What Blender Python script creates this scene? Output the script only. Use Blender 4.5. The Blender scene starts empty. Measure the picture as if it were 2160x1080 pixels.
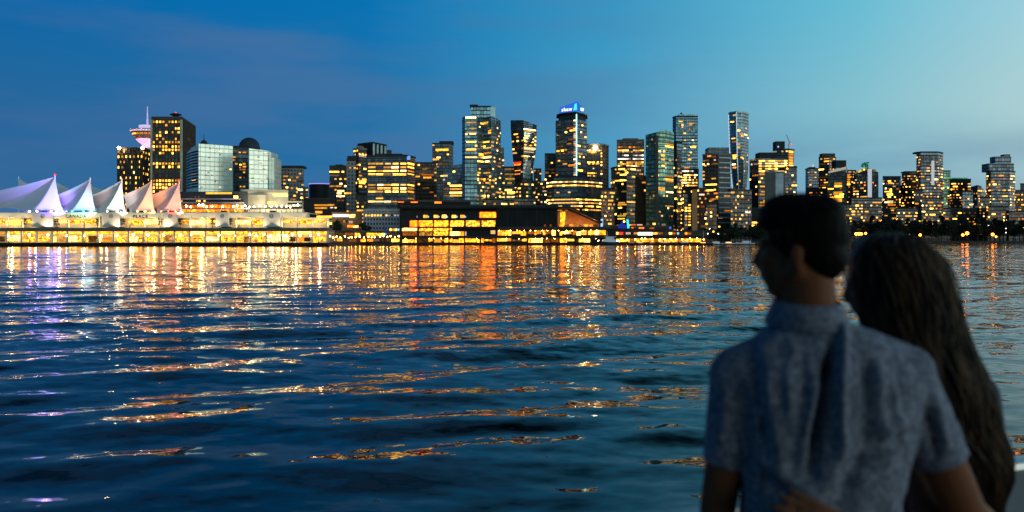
import bpy, bmesh, math, random
import numpy as np
from mathutils import Vector, Matrix
R = math.radians
random.seed(7)
scene = bpy.context.scene
C = scene.collection

# ------------------------------------------------------------------ camera model
F, CX, HY, H = 1800.0, 1080.0, 504.0, 4.0       # focal length in photo pixels, centre column, horizon row, eye height
def PX(px, Y): return (px - CX) / F * Y
def PZ(py, Y): return H + (HY - py) / F * Y
def PT(px, py, Y): return Vector((PX(px, Y), Y, PZ(py, Y)))

def lin(c):
    return tuple(((v/255)/12.92 if v/255 <= .04045 else ((v/255+.055)/1.055)**2.4) for v in c)

# ------------------------------------------------------------------ materials
MATS = {}
def newmat(name):
    m = bpy.data.materials.new(name); m.use_nodes = True
    m.node_tree.nodes.clear()
    return m, m.node_tree.nodes, m.node_tree.links
def N(nodes, t, **kw):
    n = nodes.new(t)
    for k, v in kw.items(): setattr(n, k, v)
    return n
def math_(nodes, links, op, a, b=None, c=None):
    n = nodes.new('ShaderNodeMath'); n.operation = op
    for i, v in enumerate((a, b, c)):
        if v is None: continue
        if isinstance(v, (int, float)): n.inputs[i].default_value = v
        else: links.new(v, n.inputs[i])
    return n.outputs[0]
def ramp(nodes, links, fac, stops, interp='LINEAR'):
    r = nodes.new('ShaderNodeValToRGB'); r.color_ramp.interpolation = interp
    el = r.color_ramp.elements
    while len(el) < len(stops): el.new(.5)
    for e, (p, c) in zip(el, stops):
        e.position = p; e.color = (*c, 1)
    links.new(fac, r.inputs[0])
    return r.outputs[0]
def mixc(nodes, links, fac, a, b, mode='MIX'):
    n = nodes.new('ShaderNodeMix'); n.data_type = 'RGBA'; n.blend_type = mode
    if isinstance(fac, (int, float)): n.inputs[0].default_value = fac
    else: links.new(fac, n.inputs[0])
    for i, v in ((6, a), (7, b)):
        if isinstance(v, tuple): n.inputs[i].default_value = (*v[:3], 1)
        else: links.new(v, n.inputs[i])
    return n.outputs[2]

def plain(name, col, rough=.7, metal=0, vary=.25, scale=.15, bump=0):
    if name in MATS: return MATS[name]
    m, n, l = newmat(name)
    out = N(n, 'ShaderNodeOutputMaterial'); b = N(n, 'ShaderNodeBsdfPrincipled')
    l.new(b.outputs[0], out.inputs[0])
    g = N(n, 'ShaderNodeNewGeometry')
    t = N(n, 'ShaderNodeTexNoise'); t.inputs['Scale'].default_value = scale; t.inputs['Detail'].default_value = 5
    l.new(g.outputs['Position'], t.inputs['Vector'])
    c = ramp(n, l, t.outputs[0], [(.3, tuple(v*(1-vary) for v in col)), (.7, tuple(min(1, v*(1+vary)) for v in col))])
    l.new(c, b.inputs['Base Color'])
    b.inputs['Roughness'].default_value = rough; b.inputs['Metallic'].default_value = metal
    b.inputs['Specular IOR Level'].default_value = .5 if rough < .4 or metal else .12
    if bump:
        bp = N(n, 'ShaderNodeBump'); bp.inputs['Strength'].default_value = bump; bp.inputs['Distance'].default_value = .02
        l.new(t.outputs[0], bp.inputs['Height']); l.new(bp.outputs[0], b.inputs['Normal'])
    MATS[name] = m
    return m

def curtain(name, glass, frame, fh=3.6, bw=3.0, sp=.25, mu=.12, rough=.12, metal=.55, vary=.5):
    """curtain wall: glass panes with a spandrel each storey and a mullion each bay, every pane a little different"""
    if name in MATS: return MATS[name]
    m, n, l = newmat(name)
    out = N(n, 'ShaderNodeOutputMaterial'); b = N(n, 'ShaderNodeBsdfPrincipled')
    l.new(b.outputs[0], out.inputs[0])
    uv = N(n, 'ShaderNodeUVMap'); s = N(n, 'ShaderNodeSeparateXYZ'); l.new(uv.outputs[0], s.inputs[0])
    u = math_(n, l, 'DIVIDE', s.outputs[0], bw); v = math_(n, l, 'DIVIDE', s.outputs[1], fh)
    fu = math_(n, l, 'FRACT', u); fv = math_(n, l, 'FRACT', v)
    a = math_(n, l, 'LESS_THAN', fu, mu); c = math_(n, l, 'LESS_THAN', fv, sp)
    mask = math_(n, l, 'MAXIMUM', a, c)
    cb = N(n, 'ShaderNodeCombineXYZ')
    l.new(math_(n, l, 'FLOOR', u), cb.inputs[0]); l.new(math_(n, l, 'FLOOR', v), cb.inputs[1])
    w = N(n, 'ShaderNodeTexWhiteNoise'); l.new(cb.outputs[0], w.inputs['Vector'])
    gc = ramp(n, l, w.outputs[0], [(0, tuple(x*(1-vary) for x in glass)), (1, tuple(min(1, x*(1+vary)) for x in glass))])
    l.new(mixc(n, l, mask, gc, frame), b.inputs['Base Color'])
    rr = math_(n, l, 'MULTIPLY_ADD', mask, .5-rough, rough)
    l.new(rr, b.inputs['Roughness'])
    b.inputs['Specular IOR Level'].default_value = .15
    mm = math_(n, l, 'MULTIPLY_ADD', mask, -metal, metal)
    l.new(mm, b.inputs['Metallic'])
    MATS[name] = m
    return m

def glow(name, col, strength, col2=None, scale=.5, sampling='NONE'):
    """emission for lamps, screens, windows and parts made to glow; a second colour varies the room behind the pane"""
    if name in MATS: return MATS[name]
    m, n, l = newmat(name)
    out = N(n, 'ShaderNodeOutputMaterial'); e = N(n, 'ShaderNodeEmission')
    l.new(e.outputs[0], out.inputs[0])
    e.inputs[1].default_value = strength
    if name.startswith('window_'):                                # every room burns its own lamps
        oi = N(n, 'ShaderNodeObjectInfo')
        l.new(math_(n, l, 'MULTIPLY', math_(n, l, 'MULTIPLY_ADD', math_(n, l, 'POWER', oi.outputs['Random'], 2.2), 1.9, .16), strength), e.inputs[1])
    if col2 is None: e.inputs[0].default_value = (*col, 1)
    else:
        g = N(n, 'ShaderNodeNewGeometry')
        t = N(n, 'ShaderNodeTexNoise'); t.inputs['Scale'].default_value = scale; t.inputs['Detail'].default_value = 3
        t.inputs['Roughness'].default_value = .65
        l.new(g.outputs['Position'], t.inputs['Vector'])
        l.new(ramp(n, l, t.outputs[0], [(.43, col2), (.64, col)]), e.inputs[0])
    try: m.cycles.emission_sampling = sampling
    except Exception: pass
    MATS[name] = m
    return m

WN = {
 'amber':  glow('window_amber',  (1,.39,.036), 6.5, (.55,.21,.018), .6),
 'yellow': glow('window_yellow', (1,.47,.06), 6.5, (.62,.28,.03), .6),
 'cream':  glow('window_cream',  (1,.64,.24), 5.0, (.8,.46,.13), .6),
 'orange': glow('window_orange', (1,.28,.02), 1.9, (.5,.12,.008), .6),
 'white':  glow('window_white',  lin((255,244,224)), 2.0),
 'dim':    glow('window_dim',    lin((214,140,56)), .9, lin((110,70,30)), .6),
 'rose':   glow('window_rose',   lin((235,190,170)), .9),
 'lime':   glow('window_lime',   (.85,.50,.05), 2.0, (.4,.22,.02), .6),
 'shop':   glow('shop_glass',    lin((255,160,38)), 6.5, (.10,.03,.004), .8),
 'shopw':  glow('shop_glass_bright', lin((255,196,98)), 10.0, (.22,.085,.015), 1.0),
 'hall':   glow('hall_glass',    lin((255,146,26)), 7.0, (.22,.05,.003), .5),
 'ember':  glow('ember_light',   lin((255,98,16)), 9.5, lin((230,60,5)), .4),
 'red':    glow('red_light',     lin((255,40,30)), 3.0),
 'blue':   glow('blue_light',    lin((40,90,255)), 1.6),
 'cyan':   glow('cyan_light',    lin((60,220,245)), 1.5),
 'sky':    glow('pale_blue_light', lin((150,205,255)), 1.3),
 'violet': glow('violet_light',  lin((175,150,255)), 1.1),
 'green':  glow('green_light',   lin((30,190,120)), .5),
 'pearl':  glow('white_lamp',    lin((255,214,150)), 60.0),
 'goldlamp': glow('gold_lamp', (1,.43,.08), 90.0),
 'sodium': glow('sodium_lamp',   lin((255,130,40)), 16.0),
}
PAL = {'mix': ['amber']*4+['yellow']*5+['cream']*3+['dim']*4+['orange','rose'],
       'warm': ['amber']*5+['orange']*2+['dim']*4+['yellow']*4+['cream']*2+['rose'],
       'office': ['yellow']*6+['amber']*4+['cream']*2,
       'pale': ['cream']*4+['yellow']*4+['rose']*2+['white'],
       'gold': ['yellow']*5+['amber']*5+['cream'],
       'lime': ['lime']*4+['yellow']*4+['dim']*2}

# ------------------------------------------------------------------ object helpers
def link(o, parent=None):
    C.objects.link(o)
    if parent is not None:
        o.parent = parent
        o.matrix_parent_inverse = Matrix.Identity(4)
    return o
def tag(o, label=None, cat=None, group=None, kind=None):
    if label: o['label'] = label
    if cat: o['category'] = cat
    if group: o['group'] = group
    if kind: o['kind'] = kind
    return o
def thing(name, label, cat, loc=(0,0,0), group=None):
    o = bpy.data.objects.new(name, None); o.location = loc; o.empty_display_size = .5
    link(o); return tag(o, label, cat, group)

class MB:
    """collects polygons (world coordinates) and links them as one mesh object"""
    def __init__(s): s.v, s.f, s.mi, s.uv, s.mats = [], [], [], [], []
    def slot(s, m):
        if m not in s.mats: s.mats.append(m)
        return s.mats.index(m)
    def poly(s, pts, m, uv=None):
        i = len(s.v); s.v += [tuple(p) for p in pts]; s.f.append(list(range(i, i+len(pts)))); s.mi.append(s.slot(m))
        s.uv += uv if uv else [(0, 0)]*len(pts)
    def box(s, x0, x1, y0, y1, z0, z1, m):
        p = [(x0,y0,z0),(x1,y0,z0),(x1,y1,z0),(x0,y1,z0),(x0,y0,z1),(x1,y0,z1),(x1,y1,z1),(x0,y1,z1)]
        for q in ((0,1,5,4),(1,2,6,5),(2,3,7,6),(3,0,4,7),(4,5,6,7),(3,2,1,0)):
            s.poly([p[k] for k in q], m, [(p[k][0]+p[k][1], p[k][2]) for k in q])
    def obox(s, c, ux, hx, hy, z0, z1, m):
        """box round c=(x,y), its long axis ux"""
        uy = (-ux[1], ux[0])
        def P(a, b, z): return (c[0]+ux[0]*a+uy[0]*b, c[1]+ux[1]*a+uy[1]*b, z)
        p = [P(-hx,-hy,z0),P(hx,-hy,z0),P(hx,hy,z0),P(-hx,hy,z0),P(-hx,-hy,z1),P(hx,-hy,z1),P(hx,hy,z1),P(-hx,hy,z1)]
        for q in ((0,1,5,4),(1,2,6,5),(2,3,7,6),(3,0,4,7),(4,5,6,7),(3,2,1,0)):
            s.poly([p[k] for k in q], m, [(a, b) for a, b in ((0,0),(1,0),(1,1),(0,1))])
    def tube(s, a, b, r0, r1, m, n=8, cap=True):
        a, b = Vector(a), Vector(b); d = (b-a).normalized()
        x = d.orthogonal().normalized(); y = d.cross(x)
        A = [a+(x*math.cos(2*math.pi*k/n)+y*math.sin(2*math.pi*k/n))*r0 for k in range(n)]
        B = [b+(x*math.cos(2*math.pi*k/n)+y*math.sin(2*math.pi*k/n))*r1 for k in range(n)]
        for k in range(n): s.poly([A[k],A[(k+1)%n],B[(k+1)%n],B[k]], m)
        if cap: s.poly(A[::-1], m); s.poly(B, m)
    def lathe(s, c, prof, m, n=20, sy=1):
        """prof: (radius, z) from the bottom up"""
        for (r0,z0),(r1,z1) in zip(prof, prof[1:]):
            for k in range(n):
                a0, a1 = 2*math.pi*k/n, 2*math.pi*(k+1)/n
                q = [(c[0]+r0*math.cos(a0), c[1]+sy*r0*math.sin(a0), z0),(c[0]+r0*math.cos(a1), c[1]+sy*r0*math.sin(a1), z0),
                     (c[0]+r1*math.cos(a1), c[1]+sy*r1*math.sin(a1), z1),(c[0]+r1*math.cos(a0), c[1]+sy*r1*math.sin(a0), z1)]
                if r0 < 1e-6: q = [q[0], q[2], q[3]]
                elif r1 < 1e-6: q = q[:3]
                s.poly(q, m)
    def build(s, name, parent=None, smooth=False):
        me = bpy.data.meshes.new(name); me.from_pydata(s.v, [], s.f)
        for m in s.mats: me.materials.append(m)
        me.polygons.foreach_set('material_index', s.mi)
        uvl = me.uv_layers.new(name='UVMap'); uvl.data.foreach_set('uv', [t for p in s.uv for t in p])
        if smooth:
            bm = bmesh.new(); bm.from_mesh(me); bmesh.ops.remove_doubles(bm, verts=bm.verts, dist=1e-4); bm.to_mesh(me); bm.free()
            me.polygons.foreach_set('use_smooth', [True]*len(me.polygons))
        me.update()
        o = bpy.data.objects.new(name, me)
        link(o, parent)
        if parent is not None:
            o.location = -Vector(parent.location)      # vertices are world coordinates, things are only translated
        return o

UNIT = {}
def unitbox(m):
    if m.name not in UNIT:
        me = bpy.data.meshes.new('window_pane')
        v = [(x, y, z) for z in (-.5,.5) for y in (-.5,.5) for x in (-.5,.5)]
        me.from_pydata(v, [], [(0,1,5,4),(1,3,7,5),(3,2,6,7),(2,0,4,6),(4,5,7,6),(2,3,1,0)])
        me.materials.append(m); UNIT[m.name] = me
    return UNIT[m.name]
def wbox(name, parent, c, size, ang, m):
    o = bpy.data.objects.new(name, unitbox(m)); link(o, parent)
    o.location = Vector(c) - Vector(parent.location); o.rotation_euler = (0, 0, ang); o.scale = size
    return o

GROUND = 2.0
class Bld:
    """a building from its visible front corners: levels = [(row in the photo, [(column, distance), ...]), ...] from the top down"""
    def __init__(s, name, label, cat, front, ytop, depth=25, mat=None, trim=None, base=None, tops=None, levels=None, ref=None, group=None,
                 slabs=0, ribs=0, cap=True, mech=None, part='facade'):
        s.ref = ref or front[0][1]
        base = GROUND if base is None else base
        s.fr = front; s.mat = mat
        if levels is None: levels = [(ytop, front)]
        s.lev = [(PZ(y, s.ref), [(PX(p, Y), Y) for p, Y in pts]) for y, pts in levels]
        s.lev.append((base, s.lev[-1][1]))
        s.top = s.lev[0][0]; s.base = base
        n = len(front)
        xs = [p[0] for p in s.lev[-1][1]]; ys = [p[1] for p in s.lev[-1][1]]
        s.root = thing(name, label, cat, (sum(xs)/n, sum(ys)/n, base), group)
        mb = MB(); trim = trim or mat
        tz = [s.top]*n if tops is None else [PZ(t, s.ref) for t in tops]
        s.tz = tz
        def ring(i):
            z, pts = s.lev[i]
            b = [(pts[-1][0]*(pts[-1][1]+depth)/pts[-1][1], pts[-1][1]+depth), (pts[0][0]*(pts[0][1]+depth)/pts[0][1], pts[0][1]+depth)]
            zz = (list(tz) + [tz[-1], tz[0]]) if i == 0 else [z]*(n+2)
            return [(x, y, q) for (x, y), q in zip(pts+b, zz)]
        rings = [ring(i) for i in range(len(s.lev))]
        for A, B in zip(rings, rings[1:]):
            u = 0
            for k in range(n+2):
                a0, a1, b0, b1 = A[k], A[(k+1)%(n+2)], B[k], B[(k+1)%(n+2)]
                L = math.hypot(b1[0]-b0[0], b1[1]-b0[1])
                mb.poly([b0, b1, a1, a0], mat, [(u, b0[2]), (u+L, b1[2]), (u+L, a1[2]), (u, a0[2])]); u += L
        mb.poly(rings[0], trim)
        # relief: storey slabs and vertical ribs stand a little proud of the glass
        for j in range(n-1):
            if slabs:
                z = s.top - slabs
                while z > base+3:
                    a, b = s.pos(j, 0, z), s.pos(j, 1, z)
                    s._bar(mb, a, b, z-.25, z+.25, .35, trim); z -= slabs
            if ribs:
                L = (s.pos(j,1,base)-s.pos(j,0,base)).length; k = max(1, round(L/ribs))
                for i in range(k+1):
                    p = s.pos(j, i/k, base); t = s.tan(j, base)
                    ztop = tz[j]+(tz[j+1]-tz[j])*i/k
                    mb.obox((p.x-t.y*-.0, p.y), (t.x, t.y), .3, .45, base, ztop-.05, trim)
        s.facade = mb.build(part, s.root)
        if cap and tops is None:
            r = MB()
            for j in range(n-1):
                a, b = s.pos(j, 0, s.top), s.pos(j, 1, s.top)
                s._bar(r, a, b, s.top-.6, s.top+.9, .5, trim)
            if mech:
                a, b = s.pos(0, 0, s.top), s.pos(n-2, 1, s.top)
                for f0, f1, hh in mech:
                    p0, p1 = a.lerp(b, f0), a.lerp(b, f1)
                    cx, cy = (p0.x+p1.x)/2, (p0.y+p1.y)/2+depth*.35
                    r.obox((cx, cy), (1, 0), abs(p1.x-p0.x)/2, depth*.25, s.top+.02, s.top+hh, trim)
            r.build('roof', s.root)
        s.cells = []
    def _bar(s, mb, a, b, z0, z1, d, m):
        t = (b-a); L = t.length; t.normalize(); nn = s.out(t, a)
        c = (a+b)/2 + nn*(d/2-.2)
        mb.obox((c.x, c.y), (t.x, t.y), L/2+.05, d/2+.2, z0, z1, m)
    @staticmethod
    def out(t, a):
        nn = Vector((t.y, -t.x, 0))
        return nn if nn.dot(Vector((-a.x, -a.y, 0))) > 0 else -nn
    def corner(s, k, z):
        L = s.lev
        if z >= L[0][0]: x, y = L[0][1][k]; return Vector((x, y, z))
        for (z1, p1), (z0, p0) in zip(L, L[1:]):
            if z >= z0:
                f = (z-z0)/max(1e-6, z1-z0)
                return Vector((p0[k][0]+(p1[k][0]-p0[k][0])*f, p0[k][1]+(p1[k][1]-p0[k][1])*f, z))
        x, y = L[-1][1][k]; return Vector((x, y, z))
    def pos(s, j, u, z): return s.corner(j, z).lerp(s.corner(j+1, z), u)
    def tan(s, j, z):
        t = s.corner(j+1, z)-s.corner(j, z); t.z = 0; return t.normalized()
    def add(s, j, u0, u1, z0, z1, col, name='window'):
        s.cells.append((j, u0, u1, z0, z1, col, name))
    def win(s, px0, px1, py0, py1, col, name='window'):
        """a lit window between photo columns and rows, on whichever face stands there"""
        z1, z0 = PZ(py0, s.ref), PZ(py1, s.ref); zm = (z0+z1)/2; pm = (px0+px1)/2
        for j in range(len(s.fr)-1):
            A, B = s.corner(j, zm), s.corner(j+1, zm)
            pa, pb = CX+F*A.x/A.y, CX+F*B.x/B.y
            if min(pa, pb)-1 <= pm <= max(pa, pb)+1:
                def sol(p):
                    k = (p-CX)/F; d = (B.x-A.x)-k*(B.y-A.y)
                    return (k*A.y-A.x)/d if abs(d) > 1e-6 else 0
                u0, u1 = max(.01, min(.99, sol(px0))), max(.01, min(.99, sol(px1)))
                ymid = A.lerp(B, (u0+u1)/2).y
                sc = ymid/s.ref
                if u1 > u0: s.add(j, u0, u1, H+(z0-H)*sc, H+(z1-H)*sc, col, name)
                return
    def rand(s, j, fh, bw, dens, pal='mix', run=.4, rows=.3, y0=None, y1=None, frac=(.30,.70), seed=None, fill=.86):
        """random lit rooms on face j: dens of the panes, rows = how much whole storeys share their state"""
        rnd = random.Random(seed if seed is not None else hash((round(s.fr[0][0]), j)))
        zt = s.top if y0 is None else PZ(y0, s.ref); zb = s.base+4 if y1 is None else PZ(y1, s.ref)
        L = (s.pos(j,1,zb)-s.pos(j,0,zb)).length; m = max(1, round(L/(bw*.78))); z = zt-fh; dens *= 1.12
        while z > zb:
            d = dens*(3.2 if rnd.random() < rows*.4 else (1-.7*rows))
            col = rnd.choice(PAL[pal]); k = 0
            while k < m:
                if rnd.random() < d:
                    e = k+1
                    while e < m and rnd.random() < run: e += 1
                    col = rnd.choice(PAL[pal]) if rnd.random() < .75 else col
                    g = (1-fill)/2
                    s.add(j, (k+g)/m, (e-g)/m, z+fh*frac[0], z+fh*frac[1], col); k = e+1
                else: k += 1
            z -= fh
    def done(s, most=96):
        def area(c): return (c[2]-c[1])*(s.corner(c[0]+1, c[3])-s.corner(c[0], c[3])).length*(c[4]-c[3])
        s.cells.sort(key=area, reverse=True)
        for i, (j, u0, u1, z0, z1, col, name) in enumerate(s.cells):
            zm = (z0+z1)/2
            a, b = s.pos(j, u0, zm), s.pos(j, u1, zm); t = s.tan(j, zm); nn = s.out(t, a)
            c = (a+b)/2 + nn*.02
            if i < most:
                o = wbox(name, s.root, (c.x, c.y, zm), ((b-a).length, .24, z1-z0), math.atan2(t.y, t.x), WN[col])
            else:
                if i == most: rest = MB()
                rest.obox((c.x, c.y), (t.x, t.y), (b-a).length/2, .12, z0, z1, WN[col])
        if len(s.cells) > most:
            tag(rest.build('small_windows', s.root), kind='stuff')
        return s
    def box(s, name, px0, px1, py0, py1, mat, Y=None, depth=12):
        Y = Y or s.ref; mb = MB()
        mb.box(PX(px0, Y), PX(px1, Y), Y, Y+depth, PZ(py1, Y), PZ(py0, Y), mat)
        return mb.build(name, s.root)

def textmesh(txt, size, loc, mat, name, parent, extrude=.05, bold=0):
    cu = bpy.data.curves.new('lettering', 'FONT'); cu.body = txt; cu.size = size; cu.extrude = extrude
    cu.align_x = 'CENTER'; cu.align_y = 'CENTER'; cu.offset = bold; cu.space_character = 1.25
    t = bpy.data.objects.new('lettering', cu); C.objects.link(t)
    dg = bpy.context.evaluated_depsgraph_get()
    me = bpy.data.meshes.new_from_object(t.evaluated_get(dg)); me.materials.clear(); me.materials.append(mat)
    bpy.data.objects.remove(t); bpy.data.curves.remove(cu)
    o = bpy.data.objects.new(name, me); link(o, parent)
    o.rotation_euler = (R(90), 0, 0); o.location = Vector(loc) - Vector(parent.location)
    return o

# ------------------------------------------------------------------ common materials
DARK   = plain('dark_concrete', (.035,.035,.04), .8)
BLACK  = plain('black_cladding', (.012,.014,.016), .5)
STONE  = plain('pale_stone', (.42,.40,.38), .8)
CONC   = plain('grey_concrete', (.16,.15,.145), .85)
BROWNC = plain('brown_concrete', (.085,.065,.05), .8)
BEIGE  = plain('beige_concrete', (.34,.31,.26), .8)
WHITE  = plain('white_paint', (.7,.7,.7), .5, vary=.06)
STEEL  = plain('grey_steel', (.25,.26,.28), .4, .7)
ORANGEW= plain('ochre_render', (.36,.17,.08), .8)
G = {
 'navy':  curtain('navy_glass', (.085,.12,.155), (.03,.035,.04)),
 'teal':  curtain('teal_glass', (.16,.27,.31), (.05,.06,.065)),
 'green': curtain('green_glass', (.14,.28,.22), (.04,.05,.045)),
 'black': curtain('black_glass', (.05,.06,.068), (.025,.024,.023)),
 'brown': curtain('bronze_glass', (.06,.05,.045), (.06,.045,.032)),
 'mint':  curtain('mint_glass', (.64,.74,.66), (.42,.50,.45), 3.3, 3.4, .16, .10, .22, .5, .12),
 'blue':  curtain('blue_glass', (.12,.21,.26), (.07,.085,.10), 3.2, 2.4),
 'slab':  curtain('balcony_glass', (.06,.08,.10), (.11,.125,.14), 3.0, 3.2, .34, .14, .2, .4),
 'conc':  curtain('concrete_grid', (.035,.04,.045), (.085,.077,.072), 3.2, 2.8, .38, .35, .25, .2),
 'grey':  curtain('grey_grid', (.04,.045,.055), (.24,.22,.22), 3.3, 2.8, .42, .42, .25, .1),
 'steel': curtain('steel_glass', (.15,.20,.24), (.10,.11,.12), 3.4, 1.8, .2, .2),
}

# ------------------------------------------------------------------ sky
def build_world():
    w = bpy.data.worlds.new('World'); scene.world = w; w.use_nodes = True
    n, l = w.node_tree.nodes, w.node_tree.links; n.clear()
    out = N(n, 'ShaderNodeOutputWorld'); bg = N(n, 'ShaderNodeBackground'); l.new(bg.outputs[0], out.inputs[0])
    tc = N(n, 'ShaderNodeTexCoord'); s = N(n, 'ShaderNodeSeparateXYZ'); l.new(tc.outputs['Generated'], s.inputs[0])
    x, y, z = s.outputs
    h = math_(n, l, 'SQRT', math_(n, l, 'ADD', math_(n, l, 'MULTIPLY', x, x), math_(n, l, 'MULTIPLY_ADD', y, y, 1e-6)))
    ga = R(125)                                                   # the afterglow stands right of the frame
    g = math_(n, l, 'ADD', math_(n, l, 'MULTIPLY', x, math.sin(ga)), math_(n, l, 'MULTIPLY', y, math.cos(ga)))
    g = math_(n, l, 'DIVIDE', g, h)
    # soft cloud streaks bend the ramps a little
    mp = N(n, 'ShaderNodeMapping'); mp.inputs['Scale'].default_value = (1.6, 1.6, 9); mp.inputs['Rotation'].default_value = (0, R(-9), 0); mp.inputs['Location'].default_value = (10.2, 5.4, 13.8)
    l.new(tc.outputs['Generated'], mp.inputs[0])
    t = N(n, 'ShaderNodeTexNoise'); t.inputs['Scale'].default_value = 1.7; t.inputs['Detail'].default_value = 5; t.inputs['Roughness'].default_value = .5
    l.new(mp.outputs[0], t.inputs['Vector'])
    f = math_(n, l, 'MULTIPLY_ADD', g, .5, .5)
    def st(*a): return [(p, lin(c)) for p, c in a]
    # f: 0 opposite the glow, .36 left edge of the frame, .86 right edge, 1 the glow itself
    low  = ramp(n, l, f, st((0,(50,100,148)), (.055,(50,104,152)), (.148,(46,110,162)), (.265,(80,144,182)), (.388,(124,168,190)), (.506,(158,190,196)), (.75,(200,210,198)), (1,(240,226,196))))
    mid  = ramp(n, l, f, st((0,(34,98,152)), (.055,(38,104,156)), (.148,(34,112,166)), (.265,(80,156,194)), (.388,(134,192,206)), (.506,(186,214,214)), (.75,(190,216,212)), (1,(214,226,212))))
    high = ramp(n, l, f, st((0,(4,98,164)), (.055,(4,104,170)), (.148,(10,114,178)), (.265,(52,154,198)), (.388,(104,188,212)), (.506,(168,212,224)), (.75,(150,200,210)), (1,(150,200,208))))
    zen  = ramp(n, l, f, st((0,(0,6,16)), (.2,(0,6,16)), (.45,(6,46,70)), (1,(40,80,104))))
    def sm(a, b):
        mr = N(n, 'ShaderNodeMapRange', interpolation_type='SMOOTHSTEP'); mr.inputs[1].default_value = a; mr.inputs[2].default_value = b
        l.new(z, mr.inputs[0]); return mr.outputs[0]
    c = mixc(n, l, sm(.02, .13), low, mid)
    c = mixc(n, l, sm(.12, .27), c, high)
    c = mixc(n, l, sm(.25, .54), c, zen)
    cl = N(n, 'ShaderNodeMapRange', interpolation_type='SMOOTHSTEP'); cl.inputs[1].default_value = .40; cl.inputs[2].default_value = .66
    cl.inputs[4].default_value = .8
    l.new(t.outputs[0], cl.inputs[0])
    side = N(n, 'ShaderNodeMapRange', interpolation_type='SMOOTHSTEP'); side.inputs[1].default_value = .16; side.inputs[2].default_value = .36; side.inputs[3].default_value = 1; side.inputs[4].default_value = .0
    l.new(f, side.inputs[0])
    bank = math_(n, l, 'MULTIPLY', math_(n, l, 'SUBTRACT', 1, sm(.07, .15)), .8)          # a low bank of cloud along the horizon
    cover = math_(n, l, 'MULTIPLY', cl.outputs[0], math_(n, l, 'MAXIMUM', side.outputs[0], bank))
    cc = ramp(n, l, f, st((0,(60,100,150)), (.05,(64,106,158)), (.2,(70,120,166)), (.4,(104,146,176)), (1,(190,196,190))))
    c = mixc(n, l, cover, c, cc)
    # below the horizon (seen only by reflected rays): dark water
    c = mixc(n, l, sm(-.03, 0), (.004,.012,.03), c)
    l.new(c, bg.inputs[0])
    gl = N(n, 'ShaderNodeMapRange', interpolation_type='SMOOTHSTEP'); gl.inputs[1].default_value = .53; gl.inputs[2].default_value = .97; gl.inputs[3].default_value = 1; gl.inputs[4].default_value = 3.0
    l.new(f, gl.inputs[0]); l.new(gl.outputs[0], bg.inputs[1])            # the western sky behind the viewer is the brightest
build_world()

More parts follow.
